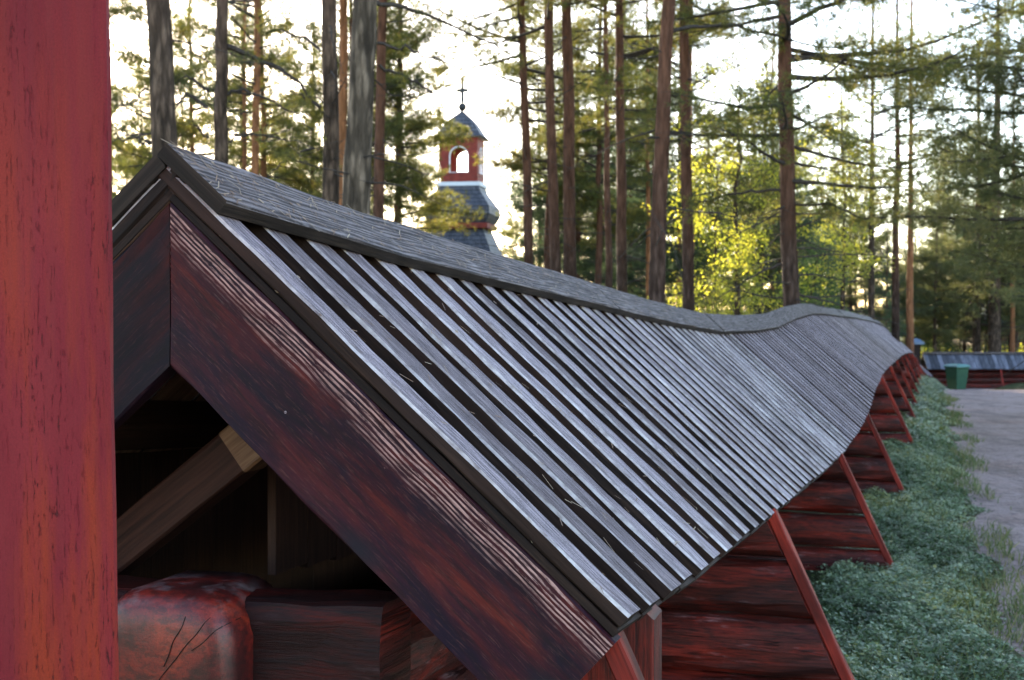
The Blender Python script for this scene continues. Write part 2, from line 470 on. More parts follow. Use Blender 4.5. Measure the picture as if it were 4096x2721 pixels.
w.color(c); w.bump(n2, .8, .05)
M['floor'] = w.m

# ---------------------------------------------------------------- layout: wall frame (s along the wall, t to the right of the ridge, z relative to the eye)
TH = math.atan((930 - 512) / F)
W_ = V(math.sin(TH), math.cos(TH)); H_ = V(math.cos(TH), -math.sin(TH))
UA = (387 / 2.3047 - 512) / F
A_ = V(UA * 3.0, 3.0)
PITCH = math.radians(42.0); TP = math.tan(PITCH); CP = math.cos(PITCH); SP = math.sin(PITCH)
HALF = 1.032
S_R = [-2, 0, 1, 2.1, 3.5, 5.4, 7.4, 9.3, 11.3, 13, 15.4, 17.7, 20, 22, 26.9, 35, 42, 46, 50, 54, 58, 66]
H_R = [.42, .37, .30, .245, .18, .09, .015, .0, .015, .09, .15, .15, .13, .11, .07, -.04, -.2, -.5, -.92, -1.32, -1.6, -1.8]
S_C = [-2, 30, 42, 50, 60, 80]
C_C = [0, 0, .08, .25, .7, .9]
S_E = [-2, 10.5, 11.9, 12.7, 15.7, 22, 30, 42, 60]
E_D = [0, 0, .02, .06, .075, .065, .05, .0, 0]      # the eave lifts a little more than the ridge over the hump
def ED(s): return float(np.interp(s, S_E, E_D))
def Rh(s): return float(np.interp(s, S_R, H_R))
def Cc(s): return float(np.interp(s, S_C, C_C))
def P(s, t, z):
    t = t + Cc(s)
    return V(A_[0] + s * W_[0] + t * H_[0], A_[1] + s * W_[1] + t * H_[1], EYE + z)
S3 = V(W_[0], W_[1], 0); T3 = V(H_[0], H_[1], 0); Z3 = V(0, 0, 1)
GP_Z = [0, 12, 20, 30, 40, 50, 58, 64, 75, 100, 200, 1500]
GP_H = [-1.75, -1.75, -1.75, -1.9, -2.2, -2.68, -3.12, -3.3, -3.35, -3.2, -2.5, 6]
def edge_t(s):
    return 1.88 + .35 * math.exp(-max(s, 0) / 5) + .07 * math.sin(s * 1.9) + .05 * math.sin(s * 4.3 + 1) + .03 * math.sin(s * 9.1)
def ground_st(s, t):
    x = A_[0] + s * W_[0] + (t + Cc(s)) * H_[0]; y = A_[1] + s * W_[1] + (t + Cc(s)) * H_[1]
    gp = float(np.interp(y, GP_Z, GP_H))
    gw = Rh(s) - 1.77
    if s > 60: gw = gp + (gw - gp) * max(0, 1 - (s - 60) / 8)
    e = edge_t(s)
    k = min(1, max(0, (t - 1.25) / (e + .35 - 1.25))); k = k * k * (3 - 2 * k)
    g = gw * (1 - k) + gp * k
    g += .03 * math.sin(x * .9 + y * .4) * min(1, abs(t) / 8)
    if t > 7: g += min(1.2, (t - 7) * .05)
    if t < -4 and y < 70: g += .25 * math.sin(x * .21) * min(1, (-t - 4) / 6)
    return g
def st_of(x, y):
    d = V(x - A_[0], y - A_[1]); s = float(d @ W_); t = float(d @ H_) - Cc(s)
    return s, t
def ground(x, y):
    s, t = st_of(x, y)
    return EYE + ground_st(s, t)
def PX(x, Z): return (x - 512) / F * Z          # photo column (1024 wide) at distance Z

# ---------------------------------------------------------------- ground, path
s_lines = list(np.arange(-12, 30, .3)) + list(np.arange(30, 80, .8)) + [85, 92, 100, 115, 130, 160, 200, 260, 350, 500, 800, 1500]
left_t = [-900, -400, -200, -120, -80, -55, -40, -30, -22, -16, -12, -9, -6.5, -4.5, -3, -2, -1.5, -1.1, -.6, 0, .6, 1.0, 1.2, 1.4, 1.55, 1.7]
path_q = [0, .03, .08, .15, .25, .4, .6, .8, 1]
right_t = [.25, .6, 1.2, 2, 3.5, 6, 10, 16, 25, 40, 70, 120, 250, 600]
def grid(cols, name, mat):
    mb_v = []; n = len(cols(0)); f = []; uv = []
    for s in s_lines:
        for t in cols(s):
            p = P(s, t, ground_st(s, t)); mb_v.append(p)
    for i in range(len(s_lines) - 1):
        for j in range(n - 1):
            q = (i * n + j, i * n + j + 1, (i + 1) * n + j + 1, (i + 1) * n + j)
            f.append(q[::1]); uv.append([(mb_v[k][0], mb_v[k][1]) for k in q])
    mb = MB(); mb.add(mb_v, f, uv); o = mb.build(name, mat, smooth=True)
    tag(o, kind='structure'); return o
PW = lambda s: 4.2 + .5 * math.sin(s * .3) + .15 * math.sin(s * 2.1)
SE = lambda s: s if s < 57 else 57
grid(lambda s: left_t + [edge_t(s)], 'forest_floor', M['floor'])
grid(lambda s: [edge_t(s) + q * PW(s) for q in path_q], 'path', M['path'])
grid(lambda s: [edge_t(s) + PW(s)] + [edge_t(s) + PW(s) + q for q in right_t], 'forest_floor', M['floor'])

# ---------------------------------------------------------------- the log wall with its board roof
wall = empty('log_wall', tuple(P(0, 0, Rh(0) - 1.7)))
tag(wall, 'long low red log churchyard wall under a ribbed grey board roof, running away from the camera', 'log wall')
wloc = np.array(wall.location)
def wbuild(mb, name, mats, parent=wall, smooth=False):
    o = mb.build(name, mats, None, smooth=smooth)
    base = wloc.copy()
    par = parent
    o.parent = parent
    if parent is wall or parent is None:
        off = wloc
    else:
        off = np.array(parent['_o'])
    o.data.transform(__import__('mathutils').Matrix.Translation(Vector(-off)))
    return o
CAPT, BAT, UND = .036, .034, .018
SEND = 60.0
def slope_pt(s, d, n, sg=1):
    """point on the slope: d metres down from the ridge line, n metres above (+) / below the cap top plane"""
    return P(s, sg * (d * CP + n * SP), Rh(s) - d * SP + n * CP + ED(s) * d / 1.389)
LEN = HALF / CP
for sg in (1, -1):
    nrm = T3 * SP * sg + Z3 * CP
    # top boards
    mb = MB()
    s = .004
    k = 0
    while s < SEND:
        wd = .108 + R_.uniform(-.016, .018)
        near = s < 8
        nseg = 14 if s < 3 else (8 if near else (4 if s < 20 else 2))
        n0 = -CAPT - .003
        jl = R_.uniform(-.005, .004)
        tw = R_.uniform(-.004, .004)
        p0 = slope_pt(s + wd / 2, .03, n0, sg); p1 = slope_pt(s + wd / 2 + R_.uniform(-.006, .006), LEN + jl, n0 + tw, sg)
        pts = [p0 + (p1 - p0) * q for q in np.linspace(0, 1, nseg + 1)]
        # side axis follows the roof line so boards step with the profile
        sd = norm(P(s + wd, 0, Rh(s + wd)) - P(s, 0, Rh(s)))
        prof = rect(-wd / 2, wd / 2, -BAT, 0, .0055 if near else .003)
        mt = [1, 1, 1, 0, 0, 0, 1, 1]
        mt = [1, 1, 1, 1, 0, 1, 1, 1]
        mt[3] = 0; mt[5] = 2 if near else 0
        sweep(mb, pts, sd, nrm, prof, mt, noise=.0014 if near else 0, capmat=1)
        s += .235 + R_.uniform(-.008, .008); k += 1
    wbuild(mb, 'roof_batten_boards', [M['batten'], M['batten_side'], M['worn_lit_edge']])
    mb = MB()
    s = .008
    while s < SEND:
        wd = .225
        n0 = -CAPT - .003 - BAT - .001
        p0 = slope_pt(s + wd / 2, .03, n0, sg); p1 = slope_pt(s + wd / 2, LEN + .004 + R_.uniform(-.002, .003), n0, sg)
        nseg = 6 if s < 8 else 2
        pts = [p0 + (p1 - p0) * q for q in np.linspace(0, 1, nseg + 1)]
        sd = norm(P(s + wd, 0, Rh(s + wd)) - P(s, 0, Rh(s)))
        sweep(mb, pts, sd, nrm, rect(-wd / 2, wd / 2, -UND, 0, .002), [2, 1, 1, 1, 1, 1, 1, 1], capmat=1)
        s += wd + .010
    wbuild(mb, 'roof_under_boards', [M['batten'], M['batten_side'], M['soffit']])
    # ridge cap boards, butted end to end
    joints = [-.004, 3.9, 7.45, 12.1, 17.6, 22.3, 26.9, 31, 35, 39, 42.5, 46, 50, 54, 58, SEND]
    for a, b in zip(joints[:-1], joints[1:]):
        mb = MB()
        L = .195
        nn = max(3, int((b - a) / .35))
        ss = np.linspace(a + (.002 if a < 0 else .005), b - .005, nn + 1)
        dw = T3 * CP * sg - Z3 * SP
        lift = R_.uniform(-.003, .002)
        pts = [slope_pt(q, 0, lift, sg) for q in ss]
        if sg == 1:
            prof = rect(.0, L, -CAPT, 0, .004)
        else:
            prof = rect(.037, L + .03, -CAPT, 0, .004)
        mt = [1, 1, 1, 0, 0, 0, 1, 1]
        sweep(mb, pts, dw, nrm, prof, mt, noise=.0012, capmat=1)
        wbuild(mb, 'ridge_board', [M['cap'], M['cap_edge']])
    # gable board
    mb = MB()
    n0 = -CAPT - .003 - BAT - UND - .004
    sS = .034
    dirn = T3 * CP * sg - Z3 * SP
    top = -.0
    L0 = -.0
    apex_n = n0
    # top edge start is where the board meets the ridge plane t=0
    d0 = -n0 * -1 * SP / CP * -1   # distance along slope at which offset n0 plane crosses t=0
    d0 = -n0 * SP / CP
    wdth = .262
    d0 = 0.0 - n0 * SP / CP
    pts = []
    L1 = LEN + .015
    seg = np.linspace(0, 1, 40)
    for q in seg:
        pts.append(slope_pt(0, d0 + (L1 - d0) * q, n0, sg) + S3 * sS)
    def endfn(i, N, p, sg=sg):
        # plumb cut at the ridge: nothing may pass the middle line
        dd = .0012 - float((p - P(0, 0, Rh(0))) @ T3) * sg
        return p + dirn * (dd / CP) if dd > 0 else p
    prof = [(-.0, .022), (0.0, -.0 + .022)]
    # profile coordinates: side = S3 (along wall), up = normal; start at front top edge going down the front face
    fr, bk = -.024, .024
    prof = [(fr, -.004), (fr, -.03), (fr, -.08), (fr, -.14), (fr, -.20), (fr, -wdth + .004), (fr + .004, -wdth), (bk, -wdth), (bk, 0), (fr + .004, 0)]
    sweep(mb, pts, S3, nrm, prof, 0, noise=.0016, rnd=.8, uoff=(0.0 if sg == 1 else 5.0, 0.0), capmat=0, endfn=endfn)
    o = wbuild(mb, 'gable_board', [M['gable_r'] if sg == 1 else M['gable_l']], smooth=False)
    tag(o, 'dark red gable board with pale raised grain along its upper edge' if sg == 1 else 'almost black gable board half hidden behind the red post')
    # purlins / plate under the eave carrying the roof
    for dd, w2 in ((.16, .10), (LEN * .55, .10), (LEN - .2, .09)):
        mb = MB()
        ss = [.05] + [q for q in S_R if .05 < q < SEND] + [SEND]
        pts = [slope_pt(q, dd, -CAPT - BAT - UND - .008 - w2 / 2, sg) for q in ss]
        sweep(mb, pts, norm(T3 * CP * sg - Z3 * SP), nrm, rect(-w2 / 2, w2 / 2, -w2 / 2, w2 / 2, .006), 0)
        wbuild(mb, 'purlin', [M['inner']])
    # screws on the gable board: two pale heads
    if sg == 1:
        for (u, v) in ((.50, .15),):
            mb = MB()
            c = slope_pt(0, d0 + u, n0 - v, 1) + S3 * (sS - .024 - .0015)
            sweep(mb, [c, c + S3 * .003], T3, Z3, oval(.006, .006, 12, 2), 0)
            wbuild(mb, 'screw', [M['batten']])

# long logs of the wall itself
BS = [.13, 2.85, 7.15, 11.3, 15.4, 19.5, 23.6, 27.8, 32, 36.2, 40.4, 44.6, 48.8, 53, 57]
COURSE = .235
def long_log(a, b, zoff, d=.27, name='wall_log', par=wall, mat=None, nz=.004, hh=None):
    mb = MB()
    ss = [a] + [q for q in S_R if a < q < b] + [b]
    if a < 3: ss = sorted(set(ss + list(np.arange(a, b, .12))))
    pts = [P(q, 0, Rh(q) + zoff) for q in ss]
    sweep(mb, pts, T3, Z3, oval(d, hh or COURSE + .012, 14, 2.3), 0, noise=nz)
    return wbuild(mb, name, [mat or M['log']], par, smooth=False)
for i in range(len(BS) - 1):
    for k in range(4):
        a = BS[i] - (.10 if i == 0 else 0)
        if i == 0 and k == 0: continue
        long_log(a + .002, BS[i + 1] - .002, -1.08 - k * COURSE)

mb = MB()
q = .55
while q < SEND - .2:
    wd = .19
    zt_ = Rh(q) - .10; zb_ = Rh(q) - .99
    sweep(mb, [P(q + wd / 2, -.03, zb_), P(q + wd / 2, -.03, zt_)], S3, T3 * -1, rect(-wd / 2, wd / 2 - .003, -.012, .012, .002), 0)
    q += wd
wbuild(mb, 'inner_boarding', [M['inner']])
mb = MB(); q = .05
while q < 7:
    wd = .19
    sweep(mb, [P(q + wd / 2, -.66, Rh(q) - 1.9), P(q + wd / 2, -.66, Rh(q) - .70)], S3, T3 * -1, rect(-wd / 2, wd / 2 - .001, -.014, .014, .002), 0)
    q += wd
wbuild(mb, 'added_side_screen', [M['inner']])  # added dark screen, keeps the lit ground beyond out of the gable opening
# buttresses: crossed logs with ends cut on a slant, closed by a red edge strip
SL = .46
def strut_t(s, z):
    """outer face of the buttress at height z (relative to the eye)"""
    ze = Rh(s) - HALF * TP + ED(s)
    return HALF - .10 + (ze - z) * SL
def buttress(s0, idx):
    b = bpy.data.objects.new('buttress', None); link(b, wall)
    b['_o'] = [float(q) for q in wloc]
    ztop = Rh(s0) - .93
    rows = 5
    for k in range(rows):
        z = ztop - (.11 if idx else .15) - k * (COURSE - .005)
        mb = MB()
        hgt = COURSE - .012 + R_.uniform(-.01, .01)
        wd = .17 + R_.uniform(-.02, .02)
        zs = Rh(s0)
        def tlim(zz, side=1):
            return strut_t(s0, zz)
        nseg = 12
        t1 = tlim(z)
        if z + hgt / 2 > Rh(s0) - HALF * TP * .8 - .1:      # under the roof: shorter
            t1 = min(t1, .62 if idx else .47)
        if idx == 0: t1 = min(t1, (.47, .47, .60, .70, .8)[k])
        tl = -t1
        pts = [P(s0, tl + (t1 - tl) * q, z + .004 * math.sin(q * 9 + k)) for q in np.linspace(0, 1, nseg + 1)]
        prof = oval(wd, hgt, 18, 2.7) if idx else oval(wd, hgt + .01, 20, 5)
        cut = t1 == tlim(z)
        def endfn(i, N, p, z=z, cut=cut):
            if i in (0, N - 1) and cut:
                sgn = 1 if i == N - 1 else -1
                return p + T3 * sgn * ((z - (p[2] - EYE)) * SL)
            return p
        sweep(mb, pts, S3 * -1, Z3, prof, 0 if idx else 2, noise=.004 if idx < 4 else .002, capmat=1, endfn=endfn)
        wbuild(mb, 'log', [M['log'], M['log_end'], M['log_shade']], b, smooth=False)
    for sgn in (1, -1):
        mb = MB()
        za = Rh(s0) - HALF * TP - .045 + ED(s0); zb = ground_st(s0, 1.3) - .05
        o_ = -.045 if idx == 0 else .002
        tA, tB = strut_t(s0, za) + o_, strut_t(s0, zb) + o_
        pa = P(s0, sgn * tA, za); pb = P(s0, sgn * tB, zb)
        d = norm(pb - pa); outw = norm(T3 * sgn - d * float((T3 * sgn) @ d))
        pts = [pa + (pb - pa) * q for q in np.linspace(0, 1, 9)]
        sh = -.05
        sweep(mb, pts, S3, outw, rect(-.058, .004, .0, .042, .005), 0, noise=.0015)
        wbuild(mb, 'edge_strip', [M['strip']], b)
    return b
for i, s0 in enumerate(BS):
    buttress(s0, i)

# the worn log end that pokes out under the gable, and the pieces seen inside it
mb = MB()
LC = Rh(0) - 1.135
LK = [(-.062, .30), (-.060, .60), (-.054, .80), (-.040, .91), (-.018, .965), (.02, .995), (.06, 1), (.12, 1), (.20, 1)]
pts = [P(q, .015, LC) for q, _ in LK]
prof = [(.165 * math.copysign(abs(math.cos(a)) ** .50, math.cos(a)), .168 * math.copysign(abs(math.sin(a)) ** .55, math.sin(a)) * (1 + .07 * math.cos(a - 1.9))) for a in np.linspace(0, 2 * math.pi, 49)[:-1]]
def ef(i, N, p):
    c = pts[i]
    return c + (p - c) * LK[i][1]
sweep(mb, pts, T3, Z3, prof, 0, noise=.0015, capmat=0, endfn=ef)
def dome(a, q):       # a point on the log end at angle a, fraction q of the radius
    x = .165 * math.copysign(abs(math.cos(a)) ** .50, math.cos(a)) * q; z = .168 * math.copysign(abs(math.sin(a)) ** .55, math.sin(a)) * q
    sv = float(np.interp(q, [k for _, k in LK][:7], [t for t, _ in LK][:7]))
    return P(sv - .001, .015, LC) + T3 * x + Z3 * z
for aa, q0, q1, wv in ((.95, -.55, .99, .0), (1.35, .15, .98, .1), (.62, .5, .99, .0)):
    L_ = [dome(aa + wv * (1 - q) + .02 * math.sin(q * 17), abs(q)) if q >= 0 else dome(aa + math.pi, -q) for q in np.linspace(q0, q1, 18)]
    sweep(mb, L_, norm(np.cross(L_[-1] - L_[0], S3)), S3 * -1, [(-.0012, -.01), (.0012, -.01), (.0007, .0012), (-.0007, .0012)], 1)
o = wbuild(mb, 'wall_log', [M['worn_log'], M['batten_side']], wall, smooth=True)
tag(o, 'worn rounded log end with pale bare top poking out under the gable')
mb = MB()                                         # red end block of the first buttress under the eave
def eb(i, N, p):
    return V(p[0], p[1], EYE + Rh(.34) - st_of(p[0], p[1])[1] * TP - .10) if i == N - 1 else p
sweep(mb, [P(.34, .70, -1.40), P(.34, .70, -.72)], S3, T3 * -1, rect(-.05, .05, -.30, .06, .003), 0, noise=.001, capmat=0, endfn=eb)
wbuild(mb, 'end_block', [M['log']], wall)
mb = MB()                                         # slanting brace with its raw cut end, sunlight painted into the pale colour
pa = slope_pt(.36, 1.25, -.42, -1); pb = P(.36, .145, Rh(0) - .575)
d = norm(pb - pa); upv = norm(Z3 - d * float(Z3 @ d))
sweep(mb, [pa + (pb - pa) * q for q in np.linspace(0, 1, 12)], S3 * -1, upv, rect(-.05, .05, -.055, .055, .006), 0, noise=.001, capmat=1)
wbuild(mb, 'brace', [M['brace'], M['sunlit_end']], wall)
mb = MB()
pe = pb - d * .20
sweep(mb, [pe, pb + d * .003], S3 * -1, upv, rect(-.0525, .0525, -.0575, .0575, .006), 0, capmat=0)
wbuild(mb, 'sunlit_brace_end', [M['sunlit_end']], wall)
mb = MB()                                         # small pale plate hanging behind the gable board
pc = P(.30, .50, -.02 - .42)
mb2 = norm(T3 + Z3 * .28); up2 = norm(Z3 - T3 * .28)
sweep(mb, [pc - S3 * .002, pc + S3 * .002], mb2, up2, rect(-.045, .045, -.06, .06, .001), 0)
wbuild(mb, 'metal_plate', [M['plate']], wall)
for b in [o for o in bpy.data.objects if '_o' in o]: del b['_o']

# ---------------------------------------------------------------- the red post in front
post = MB()
Zp = 1.9
xr = (113.8 - 512) / F * Zp
wp = .34
g0 = ground(xr - wp / 2, Zp) - .05
tilt = .0085
PA = math.radians(20)
PXv, PYv = V(math.cos(PA), math.sin(PA), 0), V(-math.sin(PA), math.cos(PA), 0)
cpt = V(xr, Zp, 0) - PXv * wp / 2 + PYv * .14
zs = np.linspace(g0, 3.6, 60)
pts = [cpt + V((EYE - z) * tilt, 0, z) for z in zs]
fr = -.14
prof = [(-wp / 2 + .004, fr)] + [(-wp / 2 + wp * q, fr) for q in np.linspace(.05, .96, 14)] + [(wp / 2 - .005, fr + .0), (wp / 2, fr + .006), (wp / 2, .14), (-wp / 2, .14), (-wp / 2, fr + .004)]
sweep(post, pts, PXv, PYv, prof, 0, noise=.0007, rnd=1.0, uoff=(0, 0))
post_o = post.build('wooden_post', [M['post']], None, origin=(float(cpt[0]), float(cpt[1]), g0))
tag(post_o, 'thick red painted wooden post with cracked peeling paint at the left edge of the view', 'post')

# ---------------------------------------------------------------- far wall, bin, mound, roof, lamp, hut
FZ = 62.0
fw = empty('log_wall', (18.2 + 20, FZ, EYE - 3.25))
tag(fw, 'low dark red wall with blue grey plank roof crossing the end of the path behind the green bin', 'log wall')
mb = MB(); x0, x1 = -20, 22
zt = 1.55
for sg in (1, -1):
    nv = V(0, -sg * SP, CP); dn = V(0, -sg * CP, -SP)
    x = x0
    while x < x1:
        wd = .2
        p0 = V(x + wd / 2, 0, zt); p1 = p0 + dn * .98 + V(0, 0, R_.uniform(-.01, .01))
        sweep(mb, [p0, p1], V(1, 0, 0), nv, rect(-wd / 2, wd / 2 - .01, -.05, R_.uniform(0, .012), .003), 0)
        x += wd
mb.build('roof', [wood('far_roof_boards', (.07, .07, .09), (.14, .14, .18), (.36, .36, .44), .6, .4, 2, 12, .3, .003, vary=.75).m], fw)
mb = MB()
for k in range(4):
    sweep(mb, [V(x0 + q * 6, 0, .12 + k * .25) for q in range(8)], V(0, 1, 0), V(0, 0, 1), oval(.3, .26, 12, 2.4), 0, noise=.006)
mb.build('logs', [M['log']], fw)
mb = MB(); sweep(mb, [V(x0, 0, zt + .03), V(x1, 0, zt + .03)], V(0, 1, 0), V(0, 0, 1), rect(-.14, .14, -.05, .03, .01), 0); mb.build('ridge_board', [M['cap']], fw)
for k in range(9):
    mb = MB(); xx = x0 + 3.2 + k * 4.1
    sweep(mb, [V(xx, -.72, .86), V(xx, -1.15, -.05)], V(1, 0, 0), V(0, 1, 0), rect(-.04, .04, -.03, .03, .004), 0)
    mb.build('edge_strip', [M['strip']], fw)

def wheelie():
    bx, by = PX(957, 59.3), 59.3
    b = empty('rubbish_bin', (bx, by, ground(bx, by)), math.radians(24))
    tag(b, 'green wheeled rubbish bin with pale lid standing at the end of the path', 'rubbish bin')
    gm = flat('green_plastic', (.022, .075, .04), .45, .4, .2, 8)
    lm = flat('pale_green_plastic', (.11, .24, .23), .4, .5, .15, 8)
    mb = MB()
    n = 5
    zs = [.06, .5, .93, .96, 1.0]; ws = [.24, .28, .315, .34, .34]; ds = [.27, .32, .36, .385, .385]
    v = []; f = []; uv = []
    for z, a, c in zip(zs, ws, ds):
        v += [(-a, -c, z), (a, -c, z), (a, c, z), (-a, c, z)]
    for i in range(n - 1):
        for k in range(4):
            f.append((i * 4 + k, i * 4 + (k + 1) % 4, (i + 1) * 4 + (k + 1) % 4, (i + 1) * 4 + k)); uv.append([(0, 0), (1, 0), (1, 1), (0, 1)])
    f.append((3, 2, 1, 0)); uv.append([(0, 0), (1, 0), (1, 1), (0, 1)])
    mb.add(v, f, uv); mb.build('body', [gm], b)
    mb = MB()
    v = []; f = []; uv = []
    for z, a in ((1.003, 1.06), (1.05, 1.07), (1.10, .9), (1.13, .5)):
        v += [(-.34 * a, -.40 * a, z), (.34 * a, -.40 * a, z), (.34 * a, .385 * a, z), (-.34 * a, .385 * a, z)]
    for i in range(3):
        for k in range(4):
            f.append((i * 4 + k, i * 4 + (k + 1) % 4, (i + 1) * 4 + (k + 1) % 4, (i + 1) * 4 + k)); uv.append([(0, 0), (1, 0), (1, 1), (0, 1)])
    f += [(12, 13, 14, 15), (3, 2, 1, 0)]; uv += [[(0, 0), (1, 0), (1, 1), (0, 1)]] * 2
    mb.add(v, f, uv); mb.build('lid', [lm], b)
    wm = flat('black_rubber', (.02, .02, .02), .8, .2)
    for sx in (-1, 1):
        mb = MB(); sweep(mb, [V(sx * .26, .36, .1), V(sx * .31, .36, .1)], V(0, 1, 0), V(0, 0, 1), oval(.2, .2, 16, 2), 0)
        mb.build('wheel', [wm], b)
    mb = MB(); sweep(mb, [V(-.26, .43, .98), V(.26, .43, .98)], V(0, 1, 0), V(0, 0, 1), oval(.03, .03, 8, 2), 0); mb.build('handle', [gm], b)
wheelie()

def mound(x, y, r, h, name, mat, label, cat):
    mb = MB(); v = []; f = []; uv = []
    nr, na = 10, 30
    for i in range(nr + 1):
        q = i / nr
        for k in range(na):
            a = 6.283 * k / na
            rr = r * q * (1 + .15 * math.sin(3 * a + 1))
            v.append((rr * 1.6 * math.cos(a), rr * math.sin(a), h * (1 - q * q) ** 1.3 * (1 + .12 * math.sin(5 * a + q * 7)) - .06 * q))
    for i in range(nr):
        for k in range(na):
            f.append((i * na + k, (i + 1) * na + k, (i + 1) * na + (k + 1) % na, i * na + (k + 1) % na)); uv.append([(0, 0), (1, 0), (1, 1), (0, 1)])
    mb.add(v, f, uv); o = mb.build(name, [mat], smooth=True)
    o.location = (x, y, ground(x, y)); tag(o, label, cat)
mound(PX(1024, 58), 58, 1.0, .3, 'earth_mound', M['floor'], 'low dark heap of earth by the far wall at the right edge', 'mound')

# dark blue roof showing over the far wall at the right edge
hut = empty('house', (PX(1040, 90), 90, ground(PX(1040, 90), 90)))
tag(hut, 'blue grey sloping roof rising behind the far wall at the right edge of the view', 'house')
mb = MB(); boxmb(mb, -3.4, 8, 0, 7, 0, 2.4); mb.build('wall', [M['log']], hut)
mb = MB()
rz = 5.0
v = [(-4.2, -.5, 2.35), (8.5, -.5, 2.35), (8.5, 7.5, 2.35), (-4.2, 7.5, 2.35), (-.6, 3.5, rz), (8.5, 3.5, rz)]
mb.add(v, [(0, 1, 5, 4), (3, 4, 5, 2), (0, 4, 3), (1, 2, 5), (0, 3, 2, 1)], [[(0, 0), (9, 0), (9, 4), (3, 4)], [(0, 0), (3, 4), (9, 4), (9, 0)], [(0, 0), (3, 4), (6, 0)], [(0, 0), (6, 0), (3, 4)], [(0, 0), (0, 8), (9, 8), (9, 0)]])
mb.build('roof', [flat('blue_grey_roofing', (.10, .13, .20), .5, .4, .2, 3)], hut)
# small capped post by the end of the near wall
gpz = 60.5; gx = PX(916, gpz)
cp_ = empty('gate_post', (gx, gpz, ground(gx, gpz)))
tag(cp_, 'small gate post with blue grey cap rising behind the far end of the near roof', 'gate post')
top = EYE + (315 - 338) / F * gpz - ground(gx, gpz)
mb = MB(); boxmb(mb, -.16, .16, -.16, .16, 0, top - .25); mb.build('shaft', [M['batten_side']], cp_)
mb = MB(); lathe(mb, [(.001, top - .27), (.42, top - .27), (.40, top - .18), (.2, top - .06), (.001, top)], 4, ang=math.pi / 4); mb.build('cap', [flat('blue_grey_cap', (.10, .14, .21), .5, .4)], cp_)
# park lamp between the trunks
lz = 46; lx = PX(548.5, lz)
lp = empty('lamp_post', (lx, lz, ground(lx, lz)))
tag(lp, 'small black lamp post between the tall trunks just right of the bell tower', 'lamp post')
lh = EYE + (315 - 236) / F * lz - ground(lx, lz)
bk = flat('black_metal', (.02, .02, .022), .5, .4)
mb = MB(); lathe(mb, [(.06, 0), (.05, .3), (.04, lh - .5)], 12); mb.build('pole', [bk], lp)
mb = MB(); lathe(mb, [(.04, lh - .5), (.16, lh - .45), (.19, lh - .1), (.21, lh - .08), (.21, lh - .03), (.05, lh)], 12); mb.build('lamp_head', [bk], lp)

# ---------------------------------------------------------------- bell tower
CZ = 75.0
cx = PX(1066 / 2.3047, CZ)
def cz(yd): return EYE + (315 - yd / 2.3047) / F * CZ
def cw(d): return d / 2.3047 / F * CZ
gz = ground(cx, CZ)
tw = empty('bell_tower', (cx, CZ, gz), math.radians(-9))
tag(tw, 'wooden bell tower with red open lantern, shingled dome, ball and cross between the pines', 'bell tower')
shing = Mat('wood_shingles', .6, .4)
br = shing.n('ShaderNodeTexBrick'); br.inputs['Scale'].default_value = 1
br.inputs['Color1'].default_value = (.06, .06, .075, 1); br.inputs['Color2'].default_value = (.13, .13, .15, 1); br.inputs['Mortar'].default_value = (.015, .015, .02, 1)
br.inputs['Brick Width'].default_value = .16; br.inputs['Row Height'].default_value = .22; br.inputs['Mortar Size'].default_value = .02
sx_ = shing.sep(shing.tc.outputs['UV']); cmb = shing.n('ShaderNodeCombineXYZ'); shing.l(sx_[1], cmb.inputs[0]); shing.l(sx_[0], cmb.inputs[1]); shing.l(cmb.outputs[0], br.inputs['Vector'])
shing.color(br.outputs['Color']); shing.bump(br.outputs['Fac'], .6, .03)
redw = flat('red_tower_paint', (.22, .035, .022), .7, .3, .25, 4)
whitew = flat('white_tower_paint', (.75, .75, .77), .6, .3, .06, 4)
Z = lambda yd: cz(yd) - gz
wL = cw(88) / 2 / 1.02       # half width of the lantern
# lantern walls with arched openings: four faces
zb, ztp = Z(428), Z(322)
ow = wL * .50; oz0 = Z(402); ozs = Z(365)
def arch_face(mb, half, z0, z1, ow, oz0, ozs, th, mat):
    """a wall panel in the x-z plane with an arched hole, thickness th towards +y"""
    n = 12
    arc = [(ow * math.cos(a), ozs + ow * math.sin(a)) for a in np.linspace(0, math.pi, n)]
    hole = [(ow, oz0)] + arc + [(-ow, oz0)]
    outer = []
    for (x, z) in hole:
        if z <= oz0 + 1e-6: outer.append((half if x > 0 else -half, oz0))
        else:
            if abs(x) > ow * .72: outer.append((math.copysign(half, x), z if z < ozs + .01 else z1))
            else: outer.append((x / (ow * .72) * half, z1))
    v = []; f = []; uv = []
    for y in (0, th):
        for (x, z) in hole: v.append((x, y, z))
        for (x, z) in outer: v.append((x, y, z))
    m = len(hole)
    for s_, y in enumerate((0, th)):
        o_ = s_ * 2 * m
        for i in range(m - 1):
            q = (o_ + i, o_ + m + i, o_ + m + i + 1, o_ + i + 1)
            f.append(q if s_ == 0 else q[::-1]); uv.append([(0, 0), (1, 0), (1, 1), (0, 1)])
    for i in range(m - 1):
        f.append((i, i + 1, 2 * m + i + 1, 2 * m + i)); uv.append([(0, 0), (1, 0), (1, 1), (0, 1)])
    b = len(v)
    v += [(-half, 0, z0), (half, 0, z0), (half, 0, oz0), (-half, 0, oz0), (-half, th, z0), (half, th, z0), (half, th, oz0), (-half, th, oz0)]
    for q in ((0, 1, 2, 3), (7, 6, 5, 4), (3, 2, 6, 7)):
        f.append(tuple(b + k for k in q)); uv.append([(0, 0), (1, 0), (1, 1), (0, 1)])
    mb.add(v, f, uv, mat)
